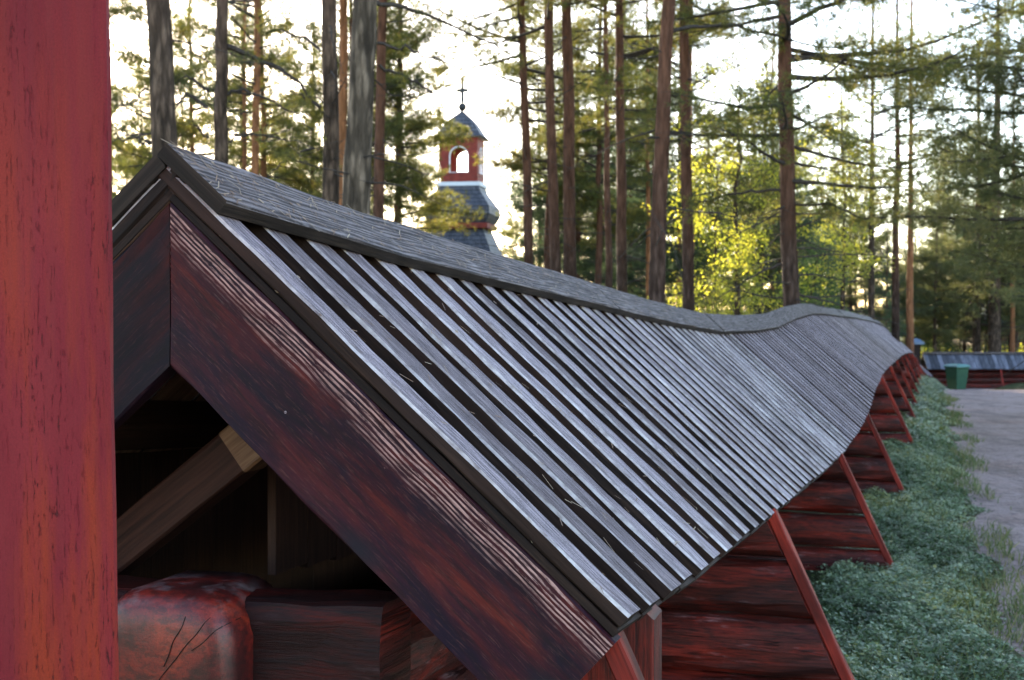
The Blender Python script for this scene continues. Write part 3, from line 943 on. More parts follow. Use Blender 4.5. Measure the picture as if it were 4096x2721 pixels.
for k in range(4):
    a = k * math.pi / 2
    mb = MB(); arch_face(mb, wL, zb, ztp, ow, oz0, ozs, .12, 0)
    o = mb.build('lantern_wall', [redw], tw)
    o.rotation_euler = (0, 0, a); o.location = (math.sin(a) * wL, -math.cos(a) * wL, 0)
    mb = MB()
    pts = [V(ow, -.02, oz0)] + [V(ow * math.cos(q), -.02, ozs + ow * math.sin(q)) for q in np.linspace(0, math.pi, 12)] + [V(-ow, -.02, oz0), V(ow, -.02, oz0)]
    v = []; f = []; uv = []
    for p in pts[:-1]:
        c = V(0, -.02, (ozs + oz0) / 2); dd = p - c
        v += [tuple(c + dd * .96), tuple(c + dd * 1.03), tuple(c + dd * 1.03 + V(0, .018, 0)), tuple(c + dd * .96 + V(0, .16, 0))]
    m = len(pts) - 1
    for i in range(m):
        j = (i + 1) % m
        for q in range(4):
            q2 = (q + 1) % 4
            f.append((i * 4 + q, i * 4 + q2, j * 4 + q2, j * 4 + q)); uv.append([(0, 0), (1, 0), (1, 1), (0, 1)])
    mb.add(v, f, uv); fo = mb.build('opening_trim', [whitew], o)
mb = MB(); lathe(mb, [(.001, Z(323)), ((wL + .10) * 1.414, Z(323)), ((wL + .12) * 1.414, Z(318)), (.001, Z(318))], 4, ang=math.pi / 4); mb.build('cornice', [whitew], tw)
mb = MB(); lathe(mb, [(.001, Z(433)), ((wL + .16) * 1.414, Z(433)), ((wL + .16) * 1.414, Z(424)), (.001, Z(424))], 4, ang=math.pi / 4); mb.build('white_base_band', [whitew], tw)
mb = MB(); lathe(mb, [((wL + .30) * 1.414, Z(322)), (1.22 * wL * 1.2, Z(308)), (wL * 1.12, Z(290)), (wL * .72, Z(276)), (wL * .38, Z(266)), (.06, Z(257))], 4, ang=math.pi / 4); mb.build('dome', [shing.m], tw)
mb = MB(); lathe(mb, [(.03, Z(262)), (.05, Z(256)), (.02, Z(254))] + [(cw(10) * math.sin(q), Z(248) - cw(10) * math.cos(q)) for q in np.linspace(.1, 3.0, 10)] + [(.11, Z(236)), (.09, Z(200)), (.07, Z(178)), (.001, Z(177))], 12)
mb.build('ball', [bk], tw)
mb = MB(); boxmb(mb, -cw(13), cw(13), -.10, .10, Z(214), Z(206)); mb.build('cross', [bk], tw)
# flared lower roof, drum, main roof
mb = MB(); lathe(mb, [((wL + .1) * 1.414, Z(432)), (wL * 1.65, Z(445)), (wL * 2.0, Z(460)), (wL * 2.45, Z(480)), (wL * 2.5, Z(498)), (wL * 2.25, Z(512)), (wL * 2.1, Z(518))], 4, ang=math.pi / 4); mb.build('bell_roof', [shing.m], tw)
mb = MB(); lathe(mb, [(wL * 2.3, Z(518)), (wL * 2.3, Z(530)), (wL * 1.9, Z(531))], 4, ang=math.pi / 4); mb.build('eaves_band', [redw], tw)
mb = MB(); lathe(mb, [(wL * 1.9, Z(530)), (wL * 2.3, Z(560)), (wL * 3.3, Z(640)), (wL * 3.6, 0)], 4, ang=math.pi / 4); mb.build('shingled_body', [shing.m], tw)

# ---------------------------------------------------------------- trees
def tubes(polys, sides=4):
    """polys: list of (pts Nx3, r0, r1). returns verts, quads"""
    vs, fs = [], []; b = 0
    for pts, r0, r1 in polys:
        pts = np.asarray(pts); n = len(pts)
        tg = np.gradient(pts, axis=0); tg /= (np.linalg.norm(tg, axis=1, keepdims=True) + 1e-9)
        ref = np.where(np.abs(tg[:, 2:3]) > .9, np.array([[1., 0, 0]]), np.array([[0, 0, 1.]]))
        a = np.cross(tg, ref); a /= (np.linalg.norm(a, axis=1, keepdims=True) + 1e-9)
        c = np.cross(tg, a)
        r = np.linspace(0, 1, n)[:, None]; r = r0 + (r1 - r0) * r
        th = np.arange(sides) * 2 * np.pi / sides
        ring = pts[:, None, :] + r[:, None, :] * (np.cos(th)[None, :, None] * a[:, None, :] + np.sin(th)[None, :, None] * c[:, None, :])
        vs.append(ring.reshape(-1, 3))
        i = np.arange(n - 1)[:, None] * sides; j = np.arange(sides)[None, :]; j2 = (j + 1) % sides
        q = np.stack([i + j, i + j2, i + sides + j2, i + sides + j], -1).reshape(-1, 4) + b
        fs.append(q); b += n * sides
    return np.concatenate(vs), np.concatenate(fs)

def fastmesh(name, verts, faces, mat, rnd=None, smooth=False, mi=None):
    me = bpy.data.meshes.new(name)
    k = faces.shape[1]
    me.vertices.add(len(verts)); me.vertices.foreach_set('co', verts.astype(np.float32).ravel())
    me.loops.add(faces.size); me.loops.foreach_set('vertex_index', faces.astype(np.int32).ravel())
    me.polygons.add(len(faces)); me.polygons.foreach_set('loop_start', (np.arange(len(faces)) * k).astype(np.int32))
    if rnd is not None:
        a = me.attributes.new('rnd', 'FLOAT', 'FACE'); a.data.foreach_set('value', rnd.astype(np.float32))
    if smooth: me.polygons.foreach_set('use_smooth', np.ones(len(faces), bool))
    for m_ in (mat if isinstance(mat, list) else [mat]): me.materials.append(m_)
    if mi is not None: me.polygons.foreach_set('material_index', mi.astype(np.int32))
    me.update(calc_edges=True); me.validate()
    return me

def unit(n, rg):
    a = rg.normal(size=(n, 3)); return a / np.linalg.norm(a, axis=1, keepdims=True)

def puffs(centers, dirs, rg, nb, ln, wd, bias=.55, tone=None):
    """needle tufts: nb thin blades fanning out of every centre"""
    n = len(centers)
    d = dirs[:, None, :] * bias + unit(n * nb, rg).reshape(n, nb, 3)
    d /= np.linalg.norm(d, axis=2, keepdims=True)
    L = ln * rg.uniform(.6, 1.2, (n, nb, 1))
    side = np.cross(d, unit(n * nb, rg).reshape(n, nb, 3)); side /= (np.linalg.norm(side, axis=2, keepdims=True) + 1e-9)
    base = centers[:, None, :] + d * L * .08
    off = side * wd * rg.uniform(.6, 1.3, (n, nb, 1))
    v = np.stack([base - off, base + off, base + d * L + off * .35, base + d * L - off * .35], 2)
    f = np.arange(n * nb * 4).reshape(-1, 4)
    r = np.clip((tone if tone is not None else rg.uniform(0, 1, n))[:, None] * .7 + rg.uniform(0, .3, (n, nb)), 0, 1).ravel()
    return v.reshape(-1, 3), f, r

def curve(p0, d0, L, bend, rg, n=7, wob=.12):
    """a wandering branch: bend is the final change of vertical direction"""
    pts = [np.array(p0, float)]; d = np.array(d0, float)
    for i in range(n):
        d = d + np.array([0, 0, bend / n]) + rg.normal(0, wob, 3) / n ** .5 * .5
        d /= np.linalg.norm(d)
        pts.append(pts[-1] + d * L / n)
    return np.array(pts)

def pine(name, seed, H=16, r0=.15, cs=.45, cr=2.6, nbr=60, dens=1.0, blade=.085, bw=.006, lean=(0, 0), mats=('bark_red', 'needle'),
         dead=14, conic=False, tufts=9, extra=(), droop=.0, snag=False, wander=.10, sides=12, fork=False):
    """one tree: trunk + branches + needle crown, returns (trunk mesh, branch mesh, crown mesh)"""
    rg = np.random.default_rng(seed)
    n = 16
    zz = np.linspace(-.3, H, n)
    wob = np.cumsum(rg.normal(0, wander / 3, (n, 2)), axis=0); wob -= wob[1]
    tr = np.stack([wob[:, 0] + lean[0] * zz, wob[:, 1] + lean[1] * zz, zz], 1)
    rad = r0 * (1 - .80 * np.clip(zz / H, 0, 1) ** 1.1); rad[0] *= 1.35; rad[1] *= 1.12
    if snag: rad = r0 * (1 - .35 * np.clip(zz / H, 0, 1))
    # trunk tube, finer
    zf = np.linspace(-.3, H, 48); tf = np.stack([np.interp(zf, zz, tr[:, k]) for k in range(3)], 1); rf = np.interp(zf, zz, rad)
    th = np.arange(sides) * 2 * np.pi / sides
    lump = 1 + rg.normal(0, .035, (48, sides))
    ring = tf[:, None, :] + (rf[:, None] * lump)[:, :, None] * np.stack([np.cos(th), np.sin(th), 0 * th], 1)[None]
    if snag: ring[-1, :, 2] += rg.uniform(-.05, .45, sides); ring[-2, :, 2] += rg.uniform(-.05, .1, sides)
    i = np.arange(47)[:, None] * sides; j = np.arange(sides)[None, :]; j2 = (j + 1) % sides
    q = np.stack([i + j, i + j2, i + sides + j2, i + sides + j], -1).reshape(-1, 4)
    at = lambda z: np.array([np.interp(z, zz, tr[:, k]) for k in range(3)])
    polys, C, D, T = [], [], [], []
    for k in range(nbr):
        q_ = (k + rg.uniform(0, 1)) / nbr
        z = H * (cs + (1 - cs) * q_ ** .9)
        az = rg.uniform(0, 6.283)
        prof = (1 - q_) ** .75 if conic else (math.sin(min(1, q_ * 1.15 + .22) * math.pi) ** .6 if q_ < .83 else (1 - q_) * 4.5 ** .5)
        L = cr * max(.18, prof) * rg.uniform(.65, 1.15)
        el = (-.15 + .5 * q_ if conic else -.05 + .75 * q_) - droop + rg.normal(0, .12)
        d0 = np.array([math.cos(az), math.sin(az), el]); d0 /= np.linalg.norm(d0)
        br = curve(at(z), d0, L, .25 if not conic else .1, rg, 8, .35)
        rr = .010 + .010 * L
        polys.append((br, rr, .004))
        tone = rg.uniform(0, 1)
        nsub = max(3, int(L * 5.0 * dens))
        for m in range(nsub):
            u = .22 + .78 * (m + rg.uniform(0, 1)) / nsub
            p = np.array([np.interp(u * 8, np.arange(9), br[:, a]) for a in range(3)])
            dloc = br[min(8, int(u * 8) + 1)] - br[max(0, int(u * 8) - 1)]; dloc /= np.linalg.norm(dloc)
            sd = np.cross(dloc, [0, 0, 1]) * (1 if m % 2 else -1) + rg.normal(0, .25, 3)
            ds = dloc * .8 + sd * .8; ds /= np.linalg.norm(ds)
            Ls = L * .36 * (1.15 - u) * rg.uniform(.6, 1.3) + .12
            sb = curve(p, ds, Ls, .1 - droop, rg, 4, .4)
            polys.append((sb, .006, .002))
            nt = max(2, int(tufts * Ls * 1.5 * dens + 1))
            for a in range(nt):
                uu = .25 + .75 * (a + rg.uniform(0, 1)) / nt
                pc = np.array([np.interp(uu * 4, np.arange(5), sb[:, b]) for b in range(3)]) + rg.normal(0, .085, 3)
                C.append(pc); D.append(ds + rg.normal(0, .3, 3) + [0, 0, .25]); T.append(tone * .6 + rg.uniform(0, .4))
    ncr = len(polys)
    for k in range(dead):
        z = H * rg.uniform(.10, max(.2, cs)); az = rg.uniform(0, 6.283)
        d0 = np.array([math.cos(az), math.sin(az), rg.uniform(-.35, .25)]); d0 /= np.linalg.norm(d0)
        L = rg.uniform(.3, 1.0) * cr * .6
        br = curve(at(z), d0, L, rg.uniform(-.5, .3), rg, 6, .45)
        polys.append((br, .006 + .005 * L, .002))
        for m in range(int(L * 4)):
            a = rg.integers(1, 6); dd = rg.normal(0, 1, 3) * [1, 1, .5]; dd /= np.linalg.norm(dd)
            polys.append((curve(br[a], dd, rg.uniform(.12, .45), -.2, rg, 3, .4), .004, .0012))
    for ex in extra:      # hand placed limbs: (points relative to the tree, r0, r1, needle amount)
        pts, ra, rb, amt = ex
        pts = np.array(pts, float); tt = np.linspace(0, len(pts) - 1, 14)
        fine = np.stack([np.interp(tt, np.arange(len(pts)), pts[:, k]) for k in range(3)], 1)
        for _ in range(2): fine[1:-1] = (fine[:-2] + fine[1:-1] * 2 + fine[2:]) / 4
        fine[1:] += rg.normal(0, .018, (13, 3))
        polys.append((fine, ra, rb))
        Lx = np.linalg.norm(pts[-1] - pts[0])
        for m in range(int(10 * Lx)):
            a = rg.integers(3, 14); dd = rg.normal(0, 1, 3) * [1, 1, .55]; dd /= np.linalg.norm(dd)
            sb = curve(fine[a], dd, rg.uniform(.15, .6), -.1, rg, 4, .45); polys.append((sb, .005, .0015))
            if rg.uniform() < amt:
                for b in range(1, 5):
                    for _ in range(2):
                        C.append(sb[b] + rg.normal(0, .05, 3)); D.append(dd); T.append(rg.uniform(0, 1))
    vt, ft = ring.reshape(-1, 3), q
    m_t = np.zeros(len(ft), int)
    bare = polys[ncr:]
    if bare:
        v, f = tubes(bare, 4); ft = np.concatenate([ft, f + len(vt)]); vt = np.concatenate([vt, v]); m_t = np.concatenate([m_t, np.ones(len(f), int)])
    out = [fastmesh('trunk', vt, ft, [M[mats[0]], M['twig']], None, True, m_t)]
    if C:
        v, f, r = puffs(np.array(C), np.array(D) / (np.linalg.norm(D, axis=1, keepdims=True) + 1e-9), rg, 15 if blade < .09 else 13, blade, bw * .75, .45, np.array(T))
        m_c = np.zeros(len(f), int)
        if ncr:
            v2, f2 = tubes(polys[:ncr], 4); f = np.concatenate([f, f2 + len(v)]); v = np.concatenate([v, v2]); r = np.concatenate([r, np.zeros(len(f2))]); m_c = np.concatenate([m_c, np.ones(len(f2), int)])
        out.append(fastmesh('crown', v, f, [M[mats[1]], M['twig']], r, False, m_c))
    else: out.append(None)
    return out

def leafy(name, seed, H=8, r0=.08, cs=.2, cr=2.0, nbr=40, leaf=.055, mats=('bark_grey', 'birch'), per=34, spread=.32, conic=.6):
    """broadleaved tree: small leaves in drooping sprays"""
    rg = np.random.default_rng(seed)
    zz = np.linspace(-.2, H, 12); wob = np.cumsum(rg.normal(0, .05, (12, 2)), axis=0)
    tr = np.stack([wob[:, 0], wob[:, 1], zz], 1)
    v, f = tubes([(tr, r0, .01)], 8)
    trunk = fastmesh('trunk', v, f, M[mats[0]], None, True)
    polys = []; C = []; T = []
    for k in range(nbr):
        q = (k + rg.uniform()) / nbr; z = H * (cs + (1 - cs) * q)
        p = np.array([np.interp(z, zz, tr[:, a]) for a in range(3)])
        az = rg.uniform(0, 6.283); L = cr * (1 - conic * q) * rg.uniform(.6, 1.1)
        br = curve(p, [math.cos(az), math.sin(az), .5], L, -.6, rg, 8, .35); polys.append((br, .012, .002))
        for m in range(max(3, int(6 * L))):
            a = rg.integers(2, 9); dd = rg.normal(0, 1, 3); dd[2] -= .6; dd /= np.linalg.norm(dd)
            sb = curve(br[a], dd, rg.uniform(.25, .7), -.7, rg, 5, .4); polys.append((sb, .004, .001))
            tone = rg.uniform(0, .6)
            for _ in range(per):
                b = rg.integers(1, 6); C.append(sb[b] + rg.normal(0, spread * .3, 3)); T.append(tone + rg.uniform(0, .4))
    C = np.array(C); n = len(C)
    a = unit(n, rg) * leaf * .5 * rg.uniform(.6, 1.3, (n, 1)); b = np.cross(a, unit(n, rg)) ; b *= leaf * .38 / (np.linalg.norm(b, axis=1, keepdims=True) + 1e-9)
    vv = np.stack([C - a, C - b, C + a, C + b], 1).reshape(-1, 3)
    v, f = tubes(polys, 4)
    ff = np.concatenate([np.arange(n * 4).reshape(-1, 4), f + n * 4])
    return [trunk, fastmesh('crown', np.concatenate([vv, v]), ff, [M[mats[1]], M['twig']], np.concatenate([np.array(T), np.zeros(len(f))]), False, np.concatenate([np.zeros(n, int), np.ones(len(f), int)]))]

def plant_tree(name, meshes, x, y, label, cat='tree', group=None, rz=0.0, sc=1.0, zoff=0.0):
    r = empty(name, (x, y, ground(x, y) + zoff), rz); r.scale = (sc, sc, sc)
    tag(r, label, cat, group)
    for part, me in zip(('trunk', 'crown'), meshes):
        if me is None: continue
        link(bpy.data.objects.new(part, me), r)
    return r

def col_tree(label, xt, xb, wd, Z, mats, seed, diam=None, yb=300, **kw):
    """a trunk that runs from photo column xt (top edge) to xb (at row yb); wd its width there in photo pixels (2360 wide)"""
    xt, xb, wd = xt / 2.3047, xb / 2.3047, wd / 2.3047
    yb = yb / 2.3047
    X1 = PX(xb, Z); z1 = EYE + (315 - yb) / F * Z; X0 = PX(xt, Z); z0 = EYE + 315 / F * Z
    lean = (X0 - X1) / (z0 - z1)
    g = ground(X1, Z)
    xbase = X1 - lean * (z1 - g)
    r = wd / F * Z / 2
    me = pine('pine', seed, r0=r * 1.12, lean=(lean, 0), mats=mats, wander=kw.pop('wander', .05), **kw)
    return plant_tree('pine_tree', me, xbase, Z, label, 'pine', 'pine trunks standing behind the roof'), (xbase, Z, g)

def rel(base, pts, Z, dz=()):
    """photo points (2360 wide) on a plane at distance Z, made relative to a tree base"""
    out = []
    for i, (x, y) in enumerate(pts):
        zz = Z + (dz[i] if i < len(dz) else 0)
        out.append((PX(x / 2.3047, zz) - base[0], zz - base[1], EYE + (315 - y / 2.3047) / F * zz - base[2]))
    return out
def base_of(xt, xb, Z, yb):
    X1 = PX(xb / 2.3047, Z); z1 = EYE + (315 - yb / 2.3047) / F * Z; X0 = PX(xt / 2.3047, Z); z0 = EYE + 315 / F * Z
    lean = (X0 - X1) / (z0 - z1); g = ground(X1, Z)
    return (X1 - lean * (z1 - g), Z, g)

GREY, RED, ORG, OLD = ('bark_grey', 'needle'), ('bark_red', 'needle'), ('bark_orange', 'needle_brown'), ('bark_old', 'needle')
b = base_of(371, 387, 14.5, 340)
col_tree('thick dark grey pine trunk nearest the red post', 371, 387, 64, 14.5, GREY, 21, yb=340, H=15, cs=.5, cr=2.6, nbr=55, dead=6,
         extra=[(rel(b, [(350, 330), (320, 322), (262, 315)], 14.5), .02, .006, .1), (rel(b, [(345, 210), (300, 240), (265, 252)], 14.5), .012, .004, .2)])
b = base_of(495, 498, 17, 360)
col_tree('dead broken pine snag with drooping bare limbs', 495, 498, 38, 17, GREY, 22, yb=360, H=EYE + (315 - 12) / F * 17 - b[2], cs=.6, cr=.1, nbr=0, dead=10, snag=True,
         extra=[(rel(b, [(512, 112), (560, 118), (640, 150), (700, 205), (745, 235)], 17), .04, .01, .35),
                (rel(b, [(515, 215), (570, 210), (650, 240), (720, 300)], 17), .022, .006, .3),
                (rel(b, [(480, 250), (430, 215), (410, 240), (400, 290)], 17), .025, .008, .1),
                (rel(b, [(482, 215), (445, 180), (425, 175)], 17), .022, .008, .1),
                (rel(b, [(515, 335), (560, 310), (640, 312), (730, 345)], 17), .018, .005, .3),
                (rel(b, [(480, 320), (450, 290), (420, 270)], 17), .018, .005, .2)])
col_tree('thin orange pine trunk behind the broken snag', 566, 562, 13, 42, ORG, 23, yb=370, H=17, cs=.42, cr=2.4, nbr=50)
col_tree('orange pine trunk left of the dark pair, second from the snag', 592, 588, 21, 33, ORG, 24, yb=370, H=17, cs=.36, cr=2.6, nbr=55)
b = base_of(748, 757, 18, 420)
col_tree('straight dark pine trunk left of the big grey leaning trunk', 748, 757, 40, 18, GREY, 25, yb=420, H=16, cs=.45, cr=2.8, nbr=55,
         extra=[(rel(b, [(742, 250), (700, 225), (660, 215), (640, 255)], 18), .022, .006, .4), (rel(b, [(742, 340), (690, 350), (640, 385), (600, 420)], 18), .018, .005, .3),
                (rel(b, [(740, 120), (700, 90), (640, 70), (600, 90)], 18, (0, .3, .5, .8)), .022, .006, .9)])
col_tree('narrow orange pine trunk squeezed between two dark trunks', 787, 782, 24, 27, ORG, 26, yb=420, H=17, cs=.45, cr=2.4, nbr=50)
b = base_of(842, 818, 16, 470)
col_tree('big rough grey pine trunk leaning right at its top', 846, 818, 66, 16, OLD, 27, yb=470, H=16, cs=.5, cr=3.0, nbr=60,
         extra=[(rel(b, [(870, 8), (960, 25), (1080, 75), (1190, 130)], 16, (0, .2, .4, .6)), .03, .006, .35),
                (rel(b, [(875, 100), (960, 115), (1060, 155)], 16), .02, .006, .45),
                (rel(b, [(880, 150), (960, 185), (1030, 230)], 16), .02, .006, .35)])
col_tree('reddish pine trunk just right of the big leaning trunk', 876, 872, 26, 24, RED, 28, yb=480, H=16, cs=.48, cr=2.6, nbr=50)
col_tree('slim red pine trunk first to the right of the bell tower', 1204, 1218, 22, 28, RED, 29, yb=600, H=16, cs=.34, cr=2.5, nbr=70, droop=.12)
col_tree('dark pine trunk left one of the close pair right of the tower', 1263, 1283, 25, 24, RED, 30, yb=620, H=16, cs=.40, cr=2.6, nbr=50)
col_tree('reddish pine trunk right one of the close pair right of the tower', 1296, 1311, 29, 24.5, RED, 31, yb=630, H=17, cs=.42, cr=2.5, nbr=50)
col_tree('thin grey pine trunk left of the orange topped trunk mid view', 1396, 1403, 16, 34, RED, 32, yb=650, H=16, cs=.38, cr=2.3, nbr=55)
col_tree('orange topped pine trunk in the middle of the view', 1425, 1437, 24, 27, RED, 33, yb=660, H=17, cs=.36, cr=2.6, nbr=60)
col_tree('thinnest orange pine trunk left of the tall leaning dark trunk', 1487, 1493, 12, 42, ORG, 34, yb=600, H=15, cs=.36, cr=2.2, nbr=50)
b = base_of(1535, 1510, 19, 680)
col_tree('tall dark pine trunk leaning right with bare grey limbs', 1537, 1510, 36, 19, RED, 35, yb=680, H=16, cs=.42, cr=3.0, nbr=55,
         extra=[(rel(b, [(1545, 75), (1600, 60), (1700, 62), (1800, 95), (1900, 115), (1990, 100)], 19, (0, .3, .6, .8, 1, 1)), .03, .008, .55),
                (rel(b, [(1515, 590), (1525, 520), (1545, 560), (1572, 620)], 19, (0, -.3, -.5, -.6)), .012, .004, 0)])
col_tree('dark straight pine trunk right of the leaning dark trunk', 1572, 1584, 27, 22, RED, 36, yb=690, H=16, cs=.40, cr=2.8, nbr=55)
b = base_of(1810, 1822, 20, 690)
col_tree('branchy pine with orange lit edge standing alone right of centre', 1810, 1822, 38, 20, RED, 37, yb=690, H=15, cs=.22, cr=3.3, nbr=95, dead=22, droop=.10, dens=1.1,
         extra=[(rel(b, [(1815, 440), (1720, 440), (1640, 460), (1600, 470)], 20, (0, .2, .4, .6)), .025, .006, .9),
                (rel(b, [(1825, 600), (1760, 620), (1700, 660), (1640, 700)], 20), .02, .006, .5),
                (rel(b, [(1828, 470), (1900, 470), (1990, 500), (2040, 500)], 20, (0, -.3, -.4, -.4)), .02, .006, .9),
                (rel(b, [(1828, 300), (1900, 270), (1960, 275)], 20), .02, .006, .8)])
col_tree('thin red pine trunk above the far end of the roof', 2100, 2098, 16, 44, ORG, 38, yb=760, H=13, cs=.45, cr=2.0, nbr=45)
col_tree('speckled pine trunk left of the thin red one at the roof end', 2066, 2066, 18, 40, RED, 39, yb=720, H=12, cs=.42, cr=2.2, nbr=50)
col_tree('dark pine trunk behind the far wall at the right', 2297, 2293, 27, 66, ('bark_grey', 'needle_brown'), 40, yb=760, H=19, cs=.22, cr=3.2, nbr=90, droop=.12)
col_tree('thin reddish trunk near the right edge of the view', 2336, 2335, 11, 66, ORG, 41, yb=760, H=15, cs=.4, cr=2.2, nbr=45)
col_tree('thin dark trunk half hidden in the birch leaves', 2004, 2010, 15, 38, ('bark_grey', 'needle'), 42, yb=700, H=11.5, cs=.35, cr=2.0, nbr=50)

# crown types shared by the trees farther off
protoA = pine('p', 101, H=15, r0=.14, cs=.30, cr=2.5, nbr=80, mats=('bark_red', 'needle'), blade=.11, bw=.0085, dens=1.25)
protoB = pine('p', 102, H=17, r0=.15, cs=.40, cr=2.7, nbr=80, mats=('bark_orange', 'needle'), blade=.11, bw=.0085, dens=1.25)
protoC = pine('p', 103, H=13, r0=.12, cs=.18, cr=2.4, nbr=85, mats=('bark_red', 'needle_blue'), blade=.10, bw=.0085, dens=1.25, droop=.08)
protoD = pine('p', 104, H=14, r0=.14, cs=.20, cr=2.9, nbr=95, mats=('bark_grey', 'needle_brown'), blade=.11, bw=.0095, dens=1.25, droop=.10)
protoS = pine('p', 105, H=9, r0=.10, cs=.05, cr=1.9, nbr=120, mats=('bark_grey', 'spruce'), conic=True, blade=.10, bw=.011, droop=.15, dead=0)
big_right = pine('p', 106, H=13, r0=.17, cs=.16, cr=3.8, nbr=120, mats=('bark_grey', 'needle_brown'), blade=.095, bw=.008, droop=.12, dens=1.15)
birch = leafy('b', 201, H=6.5, cr=1.9, nbr=44, leaf=.052, per=34)
birch2 = leafy('b', 202, H=8.5, r0=.07, cs=.3, cr=1.7, nbr=40, leaf=.055, per=30)
grn = leafy('g', 203, H=4.0, cr=1.9, nbr=44, cs=.08, leaf=.07, per=26, mats=('bark_grey', 'green'))

plant_tree('birch_tree', birch, PX(1690 / 2.3047, 27), 27, 'bright yellow green birch glowing left of the branchy pine', 'birch')
plant_tree('birch_tree', birch, PX(1655 / 2.3047, 31), 31, 'smaller sunlit birch behind the dark straight trunk', 'birch', rz=2.1, sc=.8)
plant_tree('birch_tree', birch2, PX(1945 / 2.3047, 34), 34, 'birch with yellow sprays right of the branchy pine', 'birch', rz=1)
plant_tree('broadleaf_tree', grn, PX(1880 / 2.3047, 37), 37, 'low rounded green tree just over the roof hump', 'tree', sc=.85)
plant_tree('pine_tree', big_right, PX(1085, 23), 23, 'wide brownish pine whose drooping branches fill the top right corner', 'pine')
plant_tree('pine_tree', big_right, PX(2250 / 2.3047, 67), 67, 'broad bushy pine over the green bin, left of the corner pine', 'pine', rz=2.0, sc=1.25)
plant_tree('spruce_tree', protoS, PX(2160 / 2.3047, 72), 72, 'dark green spruce right behind the far end of the roof', 'spruce', rz=.4, sc=.8)
plant_tree('spruce_tree', protoS, PX(2055 / 2.3047, 50), 50, 'pale young spruce at the end of the ridge', 'spruce', rz=1.4, sc=.42)
plant_tree('spruce_tree', protoS, PX(2215 / 2.3047, 84), 84, 'spruce behind the bin, right of the dark green one', 'spruce', rz=2.4, sc=.7)

# the rest of the forest: every tree its own object, placed on a jittered grid and described by where it shows
protos = [('a', protoA), ('b', protoB), ('c', protoC), ('d', protoD)]
kinds = {'a': 'green pine', 'b': 'tall orange pine', 'c': 'bluish low pine', 'd': 'brownish pine'}
marks = [(-140, 'far outside the left edge'), (150, 'beside the red post'), (215, 'behind the thickest left trunk'), (262, 'behind the broken snag'), (325, 'left of the dark trunk pair'),
         (385, 'right of the big leaning trunk'), (440, 'left of the bell tower'), (500, 'right of the bell tower'), (560, 'behind the close trunk pair'), (610, 'left of the orange topped trunk'),
         (650, 'behind the leaning dark trunk'), (700, 'over the glowing birch'), (770, 'behind the branchy pine'), (845, 'right of the branchy pine'), (905, 'above the roof end'), (950, 'over the green bin'), (1000, 'near the right edge'), (3000, 'beyond the right edge')]
def whereabout(px):
    best = min(marks, key=lambda m: abs(m[0] - px)); return best[1]
def depthword(y):
    return 'in the near row' if y < 42 else 'in the middle row' if y < 58 else 'in the far row' if y < 80 else 'in the farthest row'
spots = []
rg = np.random.default_rng(5)
TG = {}
def bg_tree(px, Z, kind, sc, rz):
    x = PX(px, Z)
    s_, t_ = st_of(x, Z)
    if -3 < t_ < 8 and s_ < 60: return
    if 55 < Z < 64 and px > 900: return
    lab = f'{kinds[kind]} {depthword(Z)}, {whereabout(px)}'
    TG[lab] = TG.get(lab, 0) + 1
    size = '' if TG[lab] == 1 else {2: 'smaller ', 3: 'slender ', 4: 'leaning ', 5: 'sparse '}.get(TG[lab], 'other ')
    plant_tree('pine_tree', dict(protos)[kind], x, Z, (size + lab).strip(), 'pine', 'pines of the forest behind the wall', rz, sc)
# left and middle: open, sky shows; right: dense
for px in np.arange(120, 860, 21):
    bg_tree(px + rg.uniform(-10, 10), rg.uniform(36, 48), 'abcd'[rg.integers(0, 3)], rg.uniform(.75, 1.0), rg.uniform(0, 6.28)) if rg.uniform() < (.65 if px < 400 else .85) and not 400 < px < 530 else None
for px in np.arange(110, 860, 19):
    if 405 < px < 522: continue
    bg_tree(px + rg.uniform(-9, 9), rg.uniform(52, 72), 'abcd'[rg.integers(0, 4)], rg.uniform(.75, 1.0), rg.uniform(0, 6.28)) if rg.uniform() < (.85 if px < 420 else .9) else None
for px in np.arange(100, 880, 14):
    bg_tree(px + rg.uniform(-8, 8), rg.uniform(84, 115), 'abcd'[rg.integers(0, 4)], rg.uniform(.65, .95), rg.uniform(0, 6.28)) if rg.uniform() < .8 else None
for px in np.arange(885, 1090, 15):
    bg_tree(px + rg.uniform(-6, 6), rg.uniform(66, 80), 'cdda'[rg.integers(0, 4)], rg.uniform(.7, .95) * (.72 if px < 945 else 1), rg.uniform(0, 6.28))
    bg_tree(px + rg.uniform(-6, 6), rg.uniform(88, 112), 'cdad'[rg.integers(0, 4)], rg.uniform(.75, 1.0) * (.75 if px < 945 else 1.1), rg.uniform(0, 6.28))
for px in (760, 800, 840, 865):
    bg_tree(px, rg.uniform(44, 54), 'cd'[rg.integers(0, 2)], rg.uniform(.65, .8), rg.uniform(0, 6.28))
for px, Zz in ((60, 40), (20, 44), (-40, 38), (-90, 46), (-150, 42), (60, 62), (-10, 66), (-80, 70), (30, 90), (-60, 95), (-140, 80), (-230, 60)):
    bg_tree(px, Zz, 'abcd'[rg.integers(0, 4)], .95, rg.uniform(0, 6.28))

